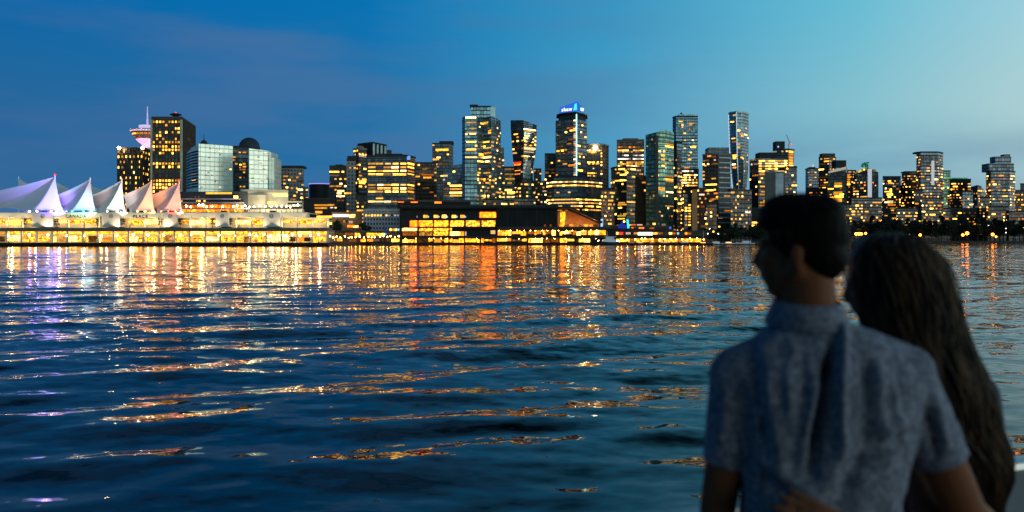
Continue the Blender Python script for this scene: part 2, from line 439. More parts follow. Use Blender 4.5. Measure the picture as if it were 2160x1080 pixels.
# ------------------------------------------------------------------ water
def build_water():
    rng = np.random.default_rng(11)
    rows = np.concatenate([np.array([4.0, 7.0]), H*F/np.arange(720, 92, -.95)])
    rows = np.concatenate([rows, np.arange(rows[-1]+.8, 470, .8)])
    rows = np.concatenate([rows, np.geomspace(rows[-1]*1.01, 9000, 40)])
    core = np.linspace(-.76, .76, 1420)
    cols = np.concatenate([[-9,-4,-2,-1.3,-1.0], core, [1.0,1.3,2,4,9]])
    Y = rows[:, None]*np.ones(len(cols))[None]; X = Y*cols[None]
    dY = np.gradient(rows)[:, None]; dX = (rows*(core[1]-core[0]))[:, None]
    Z = np.zeros_like(X)
    # (wavelength, rms slope, spread of heading, count)
    bands = [(9,.022,7,5),(5.4,.034,11,8),(3.2,.040,15,12),(1.9,.028,22,14),(1.1,.017,30,14),(.65,.010,40,14)]
    for lam0, slope, spread, cnt in bands:
        for i in range(cnt):
            lam = lam0*rng.uniform(.78, 1.25); k = 2*math.pi/lam
            th = R(90 + (24 if lam0 > 2.5 else 15)) + R(rng.normal(0, spread))
            kx, ky = k*math.cos(th), k*math.sin(th)
            amp = slope*math.sqrt(2/cnt)/k
            spy = 2*math.pi/(abs(ky)*dY+abs(kx)*dX+1e-9)
            wgt = np.clip((spy-2.2)/2.5, 0, 1)
            Z += wgt*amp*np.sin(kx*X+ky*Y+rng.uniform(0, 6.283))
    # calmer and livelier patches
    patch = .85 + .35*np.sin(X*.06+Y*.021+1)*np.sin(Y*.047-X*.018) 
    Z *= patch*np.clip(1.05-.004*(Y-40), .68, 1)
    nr, nc = X.shape
    co = np.stack([X, Y, Z], -1).reshape(-1, 3).astype(np.float32)
    extra = np.array([[-9000,-3000,0],[9000,-3000,0],[9000,4,0],[-9000,4,0]], np.float32)
    idx = np.arange(nr*nc).reshape(nr, nc)
    q = np.stack([idx[:-1,:-1], idx[:-1,1:], idx[1:,1:], idx[1:,:-1]], -1).reshape(-1, 4)
    b = nr*nc; q = np.concatenate([q, [[b, b+1, b+2, b+3]]]).astype(np.int32)
    co = np.concatenate([co, extra])
    me = bpy.data.meshes.new('water')
    me.vertices.add(len(co)); me.vertices.foreach_set('co', co.ravel())
    me.loops.add(q.size); me.loops.foreach_set('vertex_index', q.ravel())
    me.polygons.add(len(q)); me.polygons.foreach_set('loop_start', np.arange(0, q.size, 4, dtype=np.int32))
    me.polygons.foreach_set('use_smooth', np.ones(len(q), bool))
    me.update(); me.validate()
    m, n, l = newmat('harbour_water')
    out = N(n, 'ShaderNodeOutputMaterial'); p = N(n, 'ShaderNodeBsdfPrincipled'); l.new(p.outputs[0], out.inputs[0])
    p.inputs['Base Color'].default_value = (.0008, .006, .008, 1); p.inputs['Roughness'].default_value = .03
    p.inputs['IOR'].default_value = 1.20
    g = N(n, 'ShaderNodeNewGeometry'); s = N(n, 'ShaderNodeSeparateXYZ'); l.new(g.outputs['Position'], s.inputs[0])
    def slope(scale, sx, rot, det):
        mp = N(n, 'ShaderNodeMapping'); mp.inputs['Scale'].default_value = (sx, 1, 1); mp.inputs['Rotation'].default_value = (0, 0, R(rot))
        l.new(g.outputs['Position'], mp.inputs[0])
        t = N(n, 'ShaderNodeTexNoise', noise_dimensions='2D'); t.inputs['Scale'].default_value = scale; t.inputs['Detail'].default_value = det
        l.new(mp.outputs[0], t.inputs['Vector'])
        v = N(n, 'ShaderNodeVectorMath', operation='SUBTRACT'); l.new(t.outputs['Color'], v.inputs[0]); v.inputs[1].default_value = (.5,.5,.5)
        return v.outputs[0]
    def scaled(v, k):
        o = N(n, 'ShaderNodeVectorMath', operation='MULTIPLY'); l.new(v, o.inputs[0])
        if isinstance(k, tuple): o.inputs[1].default_value = k
        else: l.new(k, o.inputs[1])
        return o.outputs[0]
    def byY(stops):
        lg = math_(n, l, 'DIVIDE', math_(n, l, 'LOGARITHM', math_(n, l, 'MAXIMUM', s.outputs[1], 1), 10), 3)
        r = ramp(n, l, lg, [(math.log10(a)/3, (v, v*.5, 0)) for a, v in stops])     # x slope, y slope set below
        return r
    fine = slope(3.4, .6, -13, 2); mid = slope(.62, .6, -10, 2); big = slope(.2, .5, -6, 1)
    f_s = byY([(10,.08),(27,.13),(40,.24),(100,.20),(900,.20)])
    m_s = byY([(10,.0),(25,.10),(40,.26),(100,.22),(900,.26)])
    b_s = byY([(10,.0),(30,.05),(60,.08),(400,.08),(900,.3)])
    # colour ramps carry (x, x/2): swap so that slopes along the view are the given, across it half
    def sw(c):
        sp = N(n, 'ShaderNodeSeparateColor'); l.new(c, sp.inputs[0]); cb = N(n, 'ShaderNodeCombineXYZ')
        l.new(sp.outputs[1], cb.inputs[0]); l.new(sp.outputs[0], cb.inputs[1]); return cb.outputs[0]
    tot = None
    for v, k in ((fine, f_s), (mid, m_s), (big, b_s)):
        o = scaled(v, sw(k))
        if tot is None: tot = o
        else:
            a = N(n, 'ShaderNodeVectorMath', operation='ADD'); l.new(tot, a.inputs[0]); l.new(o, a.inputs[1]); tot = a.outputs[0]
    a = N(n, 'ShaderNodeVectorMath', operation='ADD'); l.new(tot, a.inputs[0]); l.new(g.outputs['Normal'], a.inputs[1])
    nm = N(n, 'ShaderNodeVectorMath', operation='NORMALIZE'); l.new(a.outputs[0], nm.inputs[0])
    l.new(nm.outputs[0], p.inputs['Normal'])
    me.materials.append(m)
    o = bpy.data.objects.new('water', me); link(o); tag(o, kind='structure')
build_water()

# ------------------------------------------------------------------ land
SHORE = [(-700,470),(640,470),(700,500),(780,560),(1300,600),(1500,650),(1640,690),(1760,760),(1900,800),(2700,840)]
def shore(px):
    for (a, ya), (b, yb) in zip(SHORE, SHORE[1:]):
        if px <= b: return ya+(yb-ya)*(px-a)/(b-a)
    return SHORE[-1][1]
mb = MB()
pts = [(PX(p, Y), Y) for p, Y in SHORE]
mb.poly([(x, y, GROUND) for x, y in pts]+[(6000, 5000, GROUND), (-6000, 5000, GROUND)], plain('city_ground', (.03,.03,.03), .9, scale=.05))
for a, b in zip(pts, pts[1:]): mb.poly([(a[0],a[1],-2),(b[0],b[1],-2),(b[0],b[1],GROUND),(a[0],a[1],GROUND)], plain('sea_wall', (.04,.038,.035), .9, scale=.4))
tag(mb.build('ground'), kind='structure')
# ------------------------------------------------------------------ the towers, left to right
# dark office slab with white roof lamps
b = Bld('office_tower', 'dark office slab below the saucer, thick with small square yellow windows', 'office tower',
        [(248,905),(301,900),(322,935)], 312, 30, G['brown'], BROWNC, ribs=3.0, ref=900)
b.rand(0, 5.6, 2.9, 0.62, 'office', .0, .8, y0=312, frac=(.2,.62), fill=.62)
b.rand(1, 5.6, 2.9, 0.62, 'office', .0, .7, y0=314, frac=(.2,.62), fill=.62)
b.done(98)
for px in (251, 301):
    mb = MB(); mb.lathe((PX(px,899), 899), [(0,b.top-1.6),(1.3,b.top-.9),(1.6,b.top),(1.3,b.top+.9),(0,b.top+1.6)], WN['pearl'], 10); mb.build('roof_lamp', b.root)

# saucer tower
Y = 960; cx = PX(311, Y)
t = thing('observation_tower', 'observation tower with a lit flying saucer top, pink underside and white mast', 'observation tower', (cx, Y, GROUND))
def zz(p): return PZ(p, Y)
r_ = Y/F
mb = MB(); mb.lathe((cx,Y), [(9*r_,GROUND),(9*r_,zz(312))], CONC, 16); mb.build('shaft', t)
mb = MB(); mb.lathe((cx,Y), [(9*r_,zz(312)),(11*r_,zz(306)),(19*r_,zz(299)),(23*r_,zz(294))], plain('pink_lit_plaster', (.62,.5,.55), .6), 28); mb.build('underside', t)
mb = MB(); mb.lathe((cx,Y), [(23*r_,zz(294)),(28*r_,zz(286)),(32*r_,zz(279))], G['brown'], 28); mb.build('saucer', t)
mb = MB(); mb.lathe((cx,Y), [(32*r_,zz(279)),(35.5*r_,zz(277)),(35*r_,zz(274.5)),(24*r_,zz(272.5)),(0,zz(272))], plain('pale_steel', (.6,.58,.66), .5), 28); mb.build('rim', t)
mb = MB(); mb.lathe((cx,Y), [(17*r_,zz(273.5)),(17*r_,zz(265)),(0,zz(264.6))], glow('lilac_deck_glow', lin((226,214,255)), .85), 24); mb.build('upper_deck', t)  # whole deck drum emits lilac, its light put into the material
mb = MB(); mb.lathe((cx,Y), [(2.2*r_,zz(265)),(2.0*r_,zz(252)),(1.3*r_,zz(250)),(1.5*r_,zz(240)),(1.0*r_,zz(238)),(.8*r_,zz(225)),(0,zz(224))], glow('lilac_mast_glow', lin((216,200,255)), .8), 8); mb.build('mast', t)  # mast emits along its full length, lilac light put into the material
for k, rr, cc in ((0,29.3,'amber'),(1,25.5,'dim')):
    for a in range(-80, 81, 16):
        a0 = R(a-90); rad = rr*r_
        p = (cx+rad*math.cos(a0), Y+rad*math.sin(a0), zz(284.2 if k == 0 else 290))
        wbox('window', t, p, (rad*R(13), .5, 1.5), a0+R(90), WN[cc if a > -60 else 'dim'])
for a in range(-70, 71, 35):
    L = bpy.data.lights.new('saucer_lamp', 'SPOT'); L.energy = 11000; L.color = (1,.55,.75); L.spot_size = R(100); L.shadow_soft_size = .5
    o = bpy.data.objects.new('saucer_lamp', L); link(o, t)
    a0 = R(a-90); o.location = (44*r_*math.cos(a0), 44*r_*math.sin(a0), zz(318)-GROUND)
    o.rotation_euler = (Vector((20*r_*math.cos(a0), 20*r_*math.sin(a0), zz(297)-GROUND))-o.location).to_track_quat('-Z','Y').to_euler()

# bronze tower with pale corner piers
b = Bld('office_tower', 'tall bronze office tower with pale corner piers, rows of yellow lights and dark storeys', 'office tower',
        [(320,800),(383,800),(412,866)], 248, 40, G['brown'], BROWNC, ribs=3.1, ref=800)
for y0, col, d in ((257,'amber',.75),(264,'yellow',.5),(271,'amber',.35),(279,'yellow',.4),(286,'yellow',.35),(293,'amber',.4),(300,'amber',.7),(309,'yellow',.75),(316,'amber',.7),(323,'amber',.4),(345,'yellow',1),(352,'amber',.55),(381,'amber',1),(389,'yellow',.95),(396,'amber',.9),(404,'yellow',.6)):
    rnd = random.Random(y0)
    for k in range(9):
        if rnd.random() < d: px = 325+k*6.45; b.win(px-2.0, px+2.0, y0-2.1, y0+2.1, rnd.choice([col, 'yellow', 'amber']))
for px, y0 in ((399,294),(402,299),(391,316),(404,331)): b.win(px-3, px+2, y0-2, y0+2, 'dim')
b.done()
for k in (0, 1):
    p = b.corner(k, b.top); mb = MB(); mb.box(p.x-.8, p.x+.8, p.y-1.2, p.y+.4, GROUND, b.top-2, plain('lit_pier', (.5,.47,.36), .6)); mb.build('corner_pier', b.root)
mb = MB(); c0 = (PX(362,815), 825)
mb.lathe(c0, [(9,b.top+.1),(8,b.top+2.5),(4,b.top+3.2),(2.6,b.top+4.4),(2.6,b.top+5)], DARK, 14); mb.lathe(c0, [(2.6,b.top+5),(5.4,b.top+6),(5.4,b.top+6.8),(2.6,b.top+7.6),(0,b.top+7.7)], DARK, 18); mb.build('roof_restaurant', b.root)
mb = MB(); mb.lathe(c0, [(0,b.top+7.7),(.8,b.top+8.3),(0,b.top+9)], WN['red'], 8); mb.build('beacon', b.root)

# pale hotel with its curved end, the dark wing, the dome and the stepped mint block
b = Bld('hotel', 'pale hotel with wide mint glazed front and rounded balconied end under a small spire', 'hotel',
        [(393,640),(403,622),(419,610),(491,625)], 306, 30, G['mint'], BEIGE, tops=[316,309,303,303.5], ref=610, base=PZ(404,610), slabs=0)
for k in range(13):
    for j, (a, c) in enumerate(((394.5,402),(404,417))):
        py = 319+k*6.3-(3 if j else 0)
        if py < 398: b.win(a, c, py, py+3.0, 'dim' if (k*3+j) % 7 == 0 else 'black_pane') if False else None
rnd = random.Random(3)
for k in range(15):
    px = 423+rnd.random()*62; py = 312+6.3*rnd.randrange(14); b.win(px, px+3.2, py, py+2.2, rnd.choice(['rose','dim','rose','dim','cream']))
for py in (331, 380, 368): b.win(404+rnd.random()*6, 413, py, py+3, 'amber')
b.done()
for k in range(14):
    mb = MB()
    for j in (0, 1):
        py = 318+k*6.2
        if py > 398: break
        z = PZ(py, 610)
        p, q = b.pos(j, .08, z), b.pos(j, .92, z); t_ = (q-p).normalized(); nn = b.out(t_, p); c = (p+q)/2+nn*.1
        mb.obox((c.x, c.y), (t_.x, t_.y), (q-p).length/2, .25, z-.75, z+.35, BLACK)
    if mb.v: mb.build('balcony_recess', b.root)
mb = MB(); cc = (PX(426,618), 622); z0 = PZ(303.5,610)
mb.lathe(cc, [(3.6,z0),(3.0,z0+1.5),(1.6,z0+3.6),(.35,z0+4.2),(.1,z0+8.5),(0,z0+8.6)], DARK, 10); mb.build('spire', b.root)
b = Bld('hotel_wing', 'narrow dark blue glass wing between the pale hotel and the stepped mint block', 'hotel',
        [(487,650),(526,650)], 310, 20, G['navy'], DARK, ref=650, base=PZ(404,650))
for px0, px1, py in ((504,508,320),(512,519,320),(505,510,346),(512,518,344),(505,509,352),(512,519,350),(505,518,356),(513,517,362),(505,509,373),(513,516,373),(506,509,392),(512,517,392),(491,500,316),(490,497,330),(489,496,336),(496,501,344)):
    b.win(px0, px1, py, py+3, rnd.choice(['amber','amber','dim','yellow']))
b.done()
# dome stands on the wing behind
t = thing('domed_pavilion', 'dark glass dome rising above the blue wing and mint block', 'dome', (PX(526,690), 690, PZ(404,690)))
mb = MB(); rd = 22*690/F; zc = PZ(313,690)
mb.lathe((PX(526,690),690), [(rd*.98,PZ(404,690)),(rd*.98,zc)], DARK, 28); mb.build('drum', t)
mb = MB(); mb.lathe((PX(526,690),690), [(rd*math.cos(a), zc+rd*math.sin(a)*1.04) for a in [i*math.pi/20 for i in range(10)]]+[(0, zc+rd*1.04)], curtain('dome_glass', (.06,.09,.12), (.03,.04,.05), 2.2, 2.4, .12, .12, .12, .5), 32)
mb.build('dome', t, smooth=True)
b = Bld('stepped_tower', 'mint glass block with its right shoulder stepping down in two notches, pale stone skirt below', 'hotel',
        [(525,600),(568,608)], 314, 22, G['mint'], BEIGE, tops=[313,316], ref=600, base=PZ(446,600))
for k in range(18):
    px = 528+rnd.random()*34; py = 318+6.3*rnd.randrange(13); b.win(px, px+6, py, py+1.5, 'rose' if k % 3 else 'dim')
b.done()
mb = MB(); Y = 607
mb.poly([], BEIGE) if False else None
for x0, x1, y0 in ((568,572,321),(572,579,333)):
    mb.box(PX(x0,Y)+.02, PX(x1,Y), Y-.6, Y+18, PZ(446,Y), PZ(y0,Y), G['mint'])
mb.build('shoulder', b.root)
# its broad stone podium
b = Bld('hotel_podium', 'broad pale stone podium stepping down to the promenade, a few long yellow windows', 'podium',
        [(508,585),(608,592)], 402, 14, plain('podium_stone', (.52,.47,.36), .8), BEIGE, ref=585, base=GROUND)
for a in ((530,558,416,420),(576,607,409,413.5),(551,582,426,430),(530,535,425,429),(553,560,434,438),(526,530,433,437)): b.win(*a, 'yellow')
b.done()
for x0, x1, y0, y1, yy in ((478,560,411,452,582),(480,638,441,458,576),(606,636,424,443,584)):
    mb = MB(); mb.box(PX(x0,yy), PX(x1,yy), yy, yy+5, PZ(y1,yy), PZ(y0,yy), plain('podium_stone', (.52,.47,.36), .8)); mb.build('terrace', b.root)
for py in (428, 436):
    mb = MB(); mb.box(PX(607,583), PX(637,583), 582.6, 583.9, PZ(py+3,583), PZ(py,583), BLACK); mb.build('dark_band', b.root)
for k in range(9): wbox('window', b.root, (PX(589+k*5.2,575.8), 575.8, PZ(462.5,575.8)), (.75, .5, 2.6), 0, plain('night_pane', (.02,.02,.025), .2))
for px, ty, e in ((516,425,15000),(540,428,15000),(566,428,15000),(594,430,17000),(622,444,20000),(545,380,14000)):
    L = bpy.data.lights.new('added_podium_glow', 'SPOT'); L.energy = e; L.color = (1,.82,.52); L.spot_size = R(105); L.spot_blend = .8; L.shadow_soft_size = .4  # added spots brighten the podium in place of ambient city glow
    o = bpy.data.objects.new('added_podium_glow', L); link(o, b.root); p, q = PT(px,452,548), PT(px,ty,585)
    o.location = p-Vector(b.root.location); o.rotation_euler = (q-p).to_track_quat('-Z','Y').to_euler()
# dark terrace slab left of it
b = Bld('terrace_block', 'low dark terraced block with white storey edges and orange restaurant, right of the sails', 'building',
        [(380,560),(523,560)], 404, 30, plain('terrace_wall', (.04,.045,.055), .5), CONC, ref=560, base=GROUND, cap=False)
b.win(434,489,405.5,409.5,'yellow'); b.win(493,502,413,418,'yellow')
for px in (384,393,401,411,418,424,431): b.win(px, px+2.2, 414, 417, 'dim')
for px in (382,414,419,430): b.win(px, px+3, 422.5, 425.5, 'amber')
for k in range(20): b.win(384+k*6.4, 389.4+k*6.4, 432, 438.5, 'ember' if k > 5 and k % 4 else 'orange')
for k in range(13): b.win(384+k*10, 393+k*10, 441.5, 447, ['ember','orange','shop'][k % 3])
b.done()
for py, rr in ((418.5,1.0),(426.5,1.3),(438.5,1.6)):
    mb = MB(); mb.box(PX(379,559), PX(507+(py-418)*.9,559), 558.4-rr, 560.0, PZ(py+3,559), PZ(py,559), plain('terrace_edge', (.34,.31,.34), .7)); mb.build('storey_edge', b.root)

# grid block behind the mint tower
b = Bld('apartment_block', 'grey gridded block with a dark right half standing just right of the stepped mint tower', 'building',
        [(577,760),(613,760),(641,764)], 353, 30, G['grey'], DARK, ref=760, mech=[(.05,.95,2)])
b.rand(0, 3.3, 2.8, 0.45, 'warm', .1, .3, y0=360); b.rand(1, 3.3, 2.8, 0.41, 'warm', .3, .3, y0=362); b.done()
b = Bld('stone_block', 'narrow grey stone block below the purple rimmed arena, few windows lit', 'building',
        [(628,700),(650,702)], 396, 20, G['conc'], CONC, ref=700)
b.rand(0, 3.3, 2.8, 0.22, 'mix', .2, .2); b.done()
# arena
t = thing('arena', 'dark round arena roof edged with a thin purple light', 'arena', (PX(671,1050), 1080, GROUND))
mb = MB(); cxx = PX(671,1050); rr = 24*1050/F
mb.lathe((cxx,1064), [(rr,GROUND),(rr,PZ(388,1050)),(rr*.6,PZ(385.5,1050)),(0,PZ(385,1050))], BLACK, 28); mb.build('drum', t)
mb = MB(); mb.lathe((cxx,1064), [(rr+.5,PZ(388,1050)),(rr+.9,PZ(387.2,1050)),(rr+.5,PZ(386.2,1050))], WN['violet'], 28); mb.build('rim_light', t)
b = Bld('shop_block', 'low dark block under the arena with three stepped lines of yellow light', 'building',
        [(641,640),(706,640)], 420, 25, plain('shop_wall', (.035,.03,.03), .8), DARK, ref=640)
for a in ((663,703,431,434.5),(664,690,437,440.5),(665,680,445,450),(668,712,455,460),(693,720,430.5,433.5)): b.win(*a, 'amber')
for k in range(5): b.win(696+k*2.3, 697.6+k*2.3, 437, 439, 'white')
b.done()
b = Bld('heritage_block', 'small pale heritage block with dark arched windows, low by the terminal ramp', 'building',
        [(636,560),(700,566)], 466, 15, G['grey'], STONE, ref=560); b.rand(0, 3.2, 2.6, 0.27, 'pale', .1, .2); b.done()
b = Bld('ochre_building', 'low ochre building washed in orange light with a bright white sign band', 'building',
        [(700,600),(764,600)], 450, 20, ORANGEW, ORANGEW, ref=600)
b.win(670,712,453,459.5,'shop'); b.win(702,735,450.5,457.5,'white', 'sign_band'); b.win(737,749,452,459,'shopw')
for px in (718,724,730): b.win(px, px+3.4, 464.5, 469, 'dim')
b.win(736,744,466,471,'rose'); b.win(733,748,475,479,'ember'); b.win(745,760,476,480,'shopw'); b.done()

# apartments
b = Bld('apartment_tower', 'squat brown apartment tower left of the slim gridded one, with a row of lit storeys', 'apartment tower',
        [(695,760),(731,760)], 351, 25, G['conc'], BROWNC, ref=760, mech=[(.3,.7,2)])
b.rand(0, 3.2, 2.8, 0.18, 'mix', .4, .3)
for a in ((712,726,401,404.5),(710,727,412.5,415),(716,722,386,389.5)): b.win(*a, 'cream')
b.done()
b = Bld('apartment_tower', 'slim stone gridded apartment tower with a blue capped dark roof', 'apartment tower',
        [(731,730),(751,732)], 338, 20, G['grey'], DARK, ref=730, mech=[(0,1,4)])
b.rand(0, 3.1, 2.4, 0.16, 'mix', .2, .2, y0=350); b.done()
b = Bld('apartment_tower', 'pinkish concrete apartment tower with a green glass bay, lit near the top', 'apartment tower',
        [(746,745),(757,738),(773,745)], 314, 22, G['conc'], plain('pink_concrete', (.24,.18,.16), .8), ref=740, slabs=3.1, mech=[(.2,.6,3.5)])
b.rand(0, 3.1, 2.5, 0.22, 'mix', .3, .2); b.rand(1, 3.1, 2.5, 0.27, 'mix', .3, .2); b.win(757,772,326,331,'rose'); b.win(748,772,381,384,'amber'); b.win(748,770,385,388,'yellow'); b.done()
b = Bld('office_tower', 'dark broad tower peeping over the banded office, four pale ribs down its right side', 'office tower',
        [(754,1010),(786,1000),(816,1010)], 302, 30, BLACK, DARK, ref=1000, cap=False, tops=[301,299,303])
for k in range(4):
    p = b.pos(1, .1+.27*k, b.top); mb = MB(); mb.box(p.x-1.1, p.x+1.1, p.y-1.5, p.y+.2, GROUND, PZ(303+k*1.2,1000), plain('steel_rib', (.3,.36,.38), .35, .6)); mb.build('rib', b.root)
b.done()
b = Bld('office_block', 'broad glass office block crossed by full width bright yellow storeys', 'office block',
        [(774,650),(858,645),(876,662)], 330, 30, G['navy'], DARK, ref=650, slabs=3.5)
for y0, d in ((343.5,.8),(351,.95),(358.5,1),(366,1),(374,.2),(388,1),(395.5,.9),(402.5,1),(416,.55),(424,.8)):
    rnd = random.Random(int(y0*7))
    for k in range(5):
        if rnd.random() < d: x0 = 777+k*16.2; b.win(x0+rnd.choice([0,0,3]), x0+15, y0, y0+3.5, rnd.choice(['yellow','yellow','amber','cream']))
    if d > .5: b.win(860, 873, y0+.6, y0+3.8, 'amber')
b.done()
b.box('plant_room', 790, 848, 324, 331, DARK, 655, 12)
wbox('sign', b.root, (PX(861,646), 645.6, PZ(333,646)), (3.4, .6, 3.0), 0, glow('sign_blue', lin((130,175,255)), .9))
b = Bld('office_block', 'dark brown block with a smear of orange windows, right of the banded office', 'building',
        [(876,800),(921,800)], 344, 25, G['brown'], BROWNC, ref=800)
b.rand(0, 3.6, 2.8, 0.16, 'warm', .4, .4)
for a in ((893,906,354,356.5),(889,915,367,370),(893,910,373,376),(906,914,404,407),(884,895,365,368)): b.win(*a, 'orange')
b.win(894,903,354,356,'rose'); b.done()
b = Bld('office_tower', 'slim dark tower with one lit storey near its top and pale glass right edge', 'office tower',
        [(912,1000),(947,1000),(956,1012)], 303, 25, G['black'], DARK, ref=1000, mech=[(.3,1,4.2)])
b.rand(0, 3.6, 3, 0.14, 'warm', .4, .5); b.win(919,946,314,318,'amber'); b.win(913,926,334.5,338,'amber'); b.win(926,944,345,348,'dim'); b.win(913,922,345,348,'amber'); b.done()
b = Bld('office_block', 'low blue glass block with yellow bottom storeys, leaning on the tall teal tower', 'building',
        [(934,780),(976,775)], 350, 22, G['steel'], DARK, ref=780, tops=[351,347])
b.rand(0, 3.6, 3, 0.14, 'pale', .4, .3, y1=400)
for y0 in (390,397,405,411): b.win(949, 974, y0, y0+3.4, 'yellow'); b.win(936, 946, y0, y0+2.6, 'dim')
b.done()
b = Bld('parking_structure', 'long dark low roof with glowing orange lamps behind the waterfront hall', 'building',
        [(838,640),(992,640)], 424, 20, BLACK, BROWNC, ref=640)
for px in (845, 874, 924): b.win(px-7, px+7, 422+(px-845)*.03, 426.5+(px-845)*.03, 'ember', 'lamp')
rnd = random.Random(5)
for k in range(22): px = 843+rnd.random()*140; py = 433+rnd.random()*5; b.win(px, px+2+rnd.random()*3, py, py+1.6, rnd.choice(['rose','dim','dim','cream']))
b.done()

# tall teal double tower
b = Bld('glass_tower', 'tall teal glass tower of two joined shafts with a flag shaped roof fin', 'apartment tower',
        [(975,742),(981,735),(1007,735),(1020,742),(1036,735),(1047,742),(1056,756)], 245, 25, G['teal'], plain('teal_trim', (.10,.13,.14), .6), ref=735, slabs=3.3,
        cap=False)
rnd = random.Random(21)
for y0 in (246.5,257,269,277,281,298,314,316): b.win(982+rnd.choice([0,2,8]), 1004, y0, y0+2.6, 'cream' if y0 in (246.5,281) else 'amber')
for a in ((1016,1030,257,260),(1018,1032,298,301),(1016,1040,310,313),(1010,1020,324,329),(1020,1038,321,324),(1016,1036,330,333),(1018,1034,363,366),(1030,1040,275,282)): b.win(*a, rnd.choice(['amber','yellow']))
for j, d in ((1,.04),(2,.13),(3,.16),(4,.15),(5,.12)): b.rand(j, 3.3, 3, d, 'mix', .45, .2, y0=255)
for j in (2,3,4): b.rand(j, 3.3, 3, .2, 'mix', .4, .2, y0=365, seed=j+60)
b.done()
mb = MB(); Y = 742
mb.box(PX(993,Y), PX(1034,Y), Y, Y+18, b.top+.02, PZ(226,Y), G['teal']); mb.box(PX(1034.1,Y), PX(1045,Y), Y+2, Y+16, b.top+.02, PZ(232,Y), G['teal'])
mb.box(PX(991,Y), PX(1008,Y), Y-1.5, Y+14, PZ(226,Y)+.02, PZ(221,Y), DARK); mb.box(PX(1008.1,Y), PX(1036,Y), Y-1.2, Y+14, PZ(226,Y)+.02, PZ(223.5,Y), DARK)
mb.build('crown', b.root)
mb = MB(); mb.box(PX(1034.5,Y), PX(1045,Y), Y-1.9, Y-.4, PZ(262,Y), PZ(226,Y), plain('pale_screen', (.33,.45,.45), .25, .4)); mb.build('glass_screen', b.root)
# fill-in blocks between the tall towers
b = Bld('apartment_tower', 'thin pale tower glimpsed right behind the tall teal tower', 'apartment tower', [(1052,1000),(1063,1000)], 313, 20, G['slab'], CONC, ref=1000)
b.rand(0, 3.1, 3, 0.19, 'pale', .3, .2); b.done()
b = Bld('office_block', 'black glass block with lime yellow windows between the teal and the leaning tower', 'office block',
        [(1060,880),(1100,880)], 353, 25, G['black'], DARK, ref=880)
b.rand(0, 3.6, 3, 0.41, 'lime', .5, .5); b.win(1065,1083,366,369,'lime'); b.win(1066,1086,376,379,'yellow'); b.win(1070,1090,404,407.5,'yellow'); b.win(1069,1089,414,417,'cream'); b.done()
# leaning, waisted tower
lv = [(254,[(1077,770),(1104,760),(1132,772)]),(270,[(1077.5,770),(1104.5,760),(1132,772)]),(320,[(1081,770),(1105,760),(1129.5,772)]),(352,[(1084,770),(1103,760),(1124,772)]),(378,[(1086,770),(1102,760),(1124,772)]),(384,[(1086,770),(1102,760),(1129,772)])]
b = Bld('leaning_tower', 'waisted glass tower leaning out to a slanted dark top, its right face bright', 'office tower',
        lv[0][1], 254, 22, G['navy'], DARK, ref=765, levels=lv, tops=[252,255,262], slabs=3.5)
for y0, x0, x1, c in ((272.5,1102,1130,'cream'),(277,1106,1126,'yellow'),(282,1084,1092,'amber'),(285.5,1106,1122,'cream'),(291,1104,1126,'cream'),(298,1106,1126,'yellow'),(305,1106,1122,'amber'),(309.5,1082,1100,'dim'),(314.5,1104,1127,'white'),(319,1104,1126,'cream'),(328,1104,1112,'amber'),(333.5,1104,1122,'amber'),(342,1083,1099,'red'),(346,1085,1098,'ember'),(354,1104,1121,'amber'),(359,1086,1098,'orange'),(366,1086,1097,'orange')):
    b.win(x0, x1, y0, y0+2.3, c)
b.rand(0, 3.5, 3, 0.16, 'warm', .3, .3, y0=285); b.rand(1, 3.5, 3, 0.16, 'pale', .6, .3, y0=275, y1=380)
b.rand(0, 3.5, 3, 0.34, 'lime', .3, .3, y0=385, seed=5); b.rand(1, 3.5, 3, 0.30, 'lime', .3, .3, y0=385, seed=6); b.done()
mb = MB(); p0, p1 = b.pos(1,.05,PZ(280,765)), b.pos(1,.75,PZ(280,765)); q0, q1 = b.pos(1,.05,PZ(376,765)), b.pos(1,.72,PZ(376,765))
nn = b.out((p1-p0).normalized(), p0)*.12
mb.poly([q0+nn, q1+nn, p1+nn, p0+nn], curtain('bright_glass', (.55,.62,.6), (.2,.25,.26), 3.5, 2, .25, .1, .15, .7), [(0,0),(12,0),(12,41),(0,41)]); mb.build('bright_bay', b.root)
b = Bld('apartment_tower', 'narrow dull brown tower tucked behind the right edge of the leaning tower', 'apartment tower', [(1126,900),(1142,900)], 357, 20, G['conc'], BROWNC, ref=900)
b.rand(0, 3.1, 2.6, 0.22, 'warm', .2, .2); b.done()
b = Bld('office_block', 'small block with white square windows in the gap left of the banded podium', 'building', [(1140,800),(1153,800)], 384, 20, G['conc'], CONC, ref=800)
b.rand(0, 3.4, 2.4, 0.62, 'pale', .2, .5); b.done()
b = Bld('office_tower', 'plain black slab left of the tower with the blue sign', 'office tower', [(1149,900),(1175,900)], 325, 25, G['black'], BLACK, ref=900)
b.rand(0, 3.5, 3, 0.19, 'lime', .3, .3, y0=340); b.done()

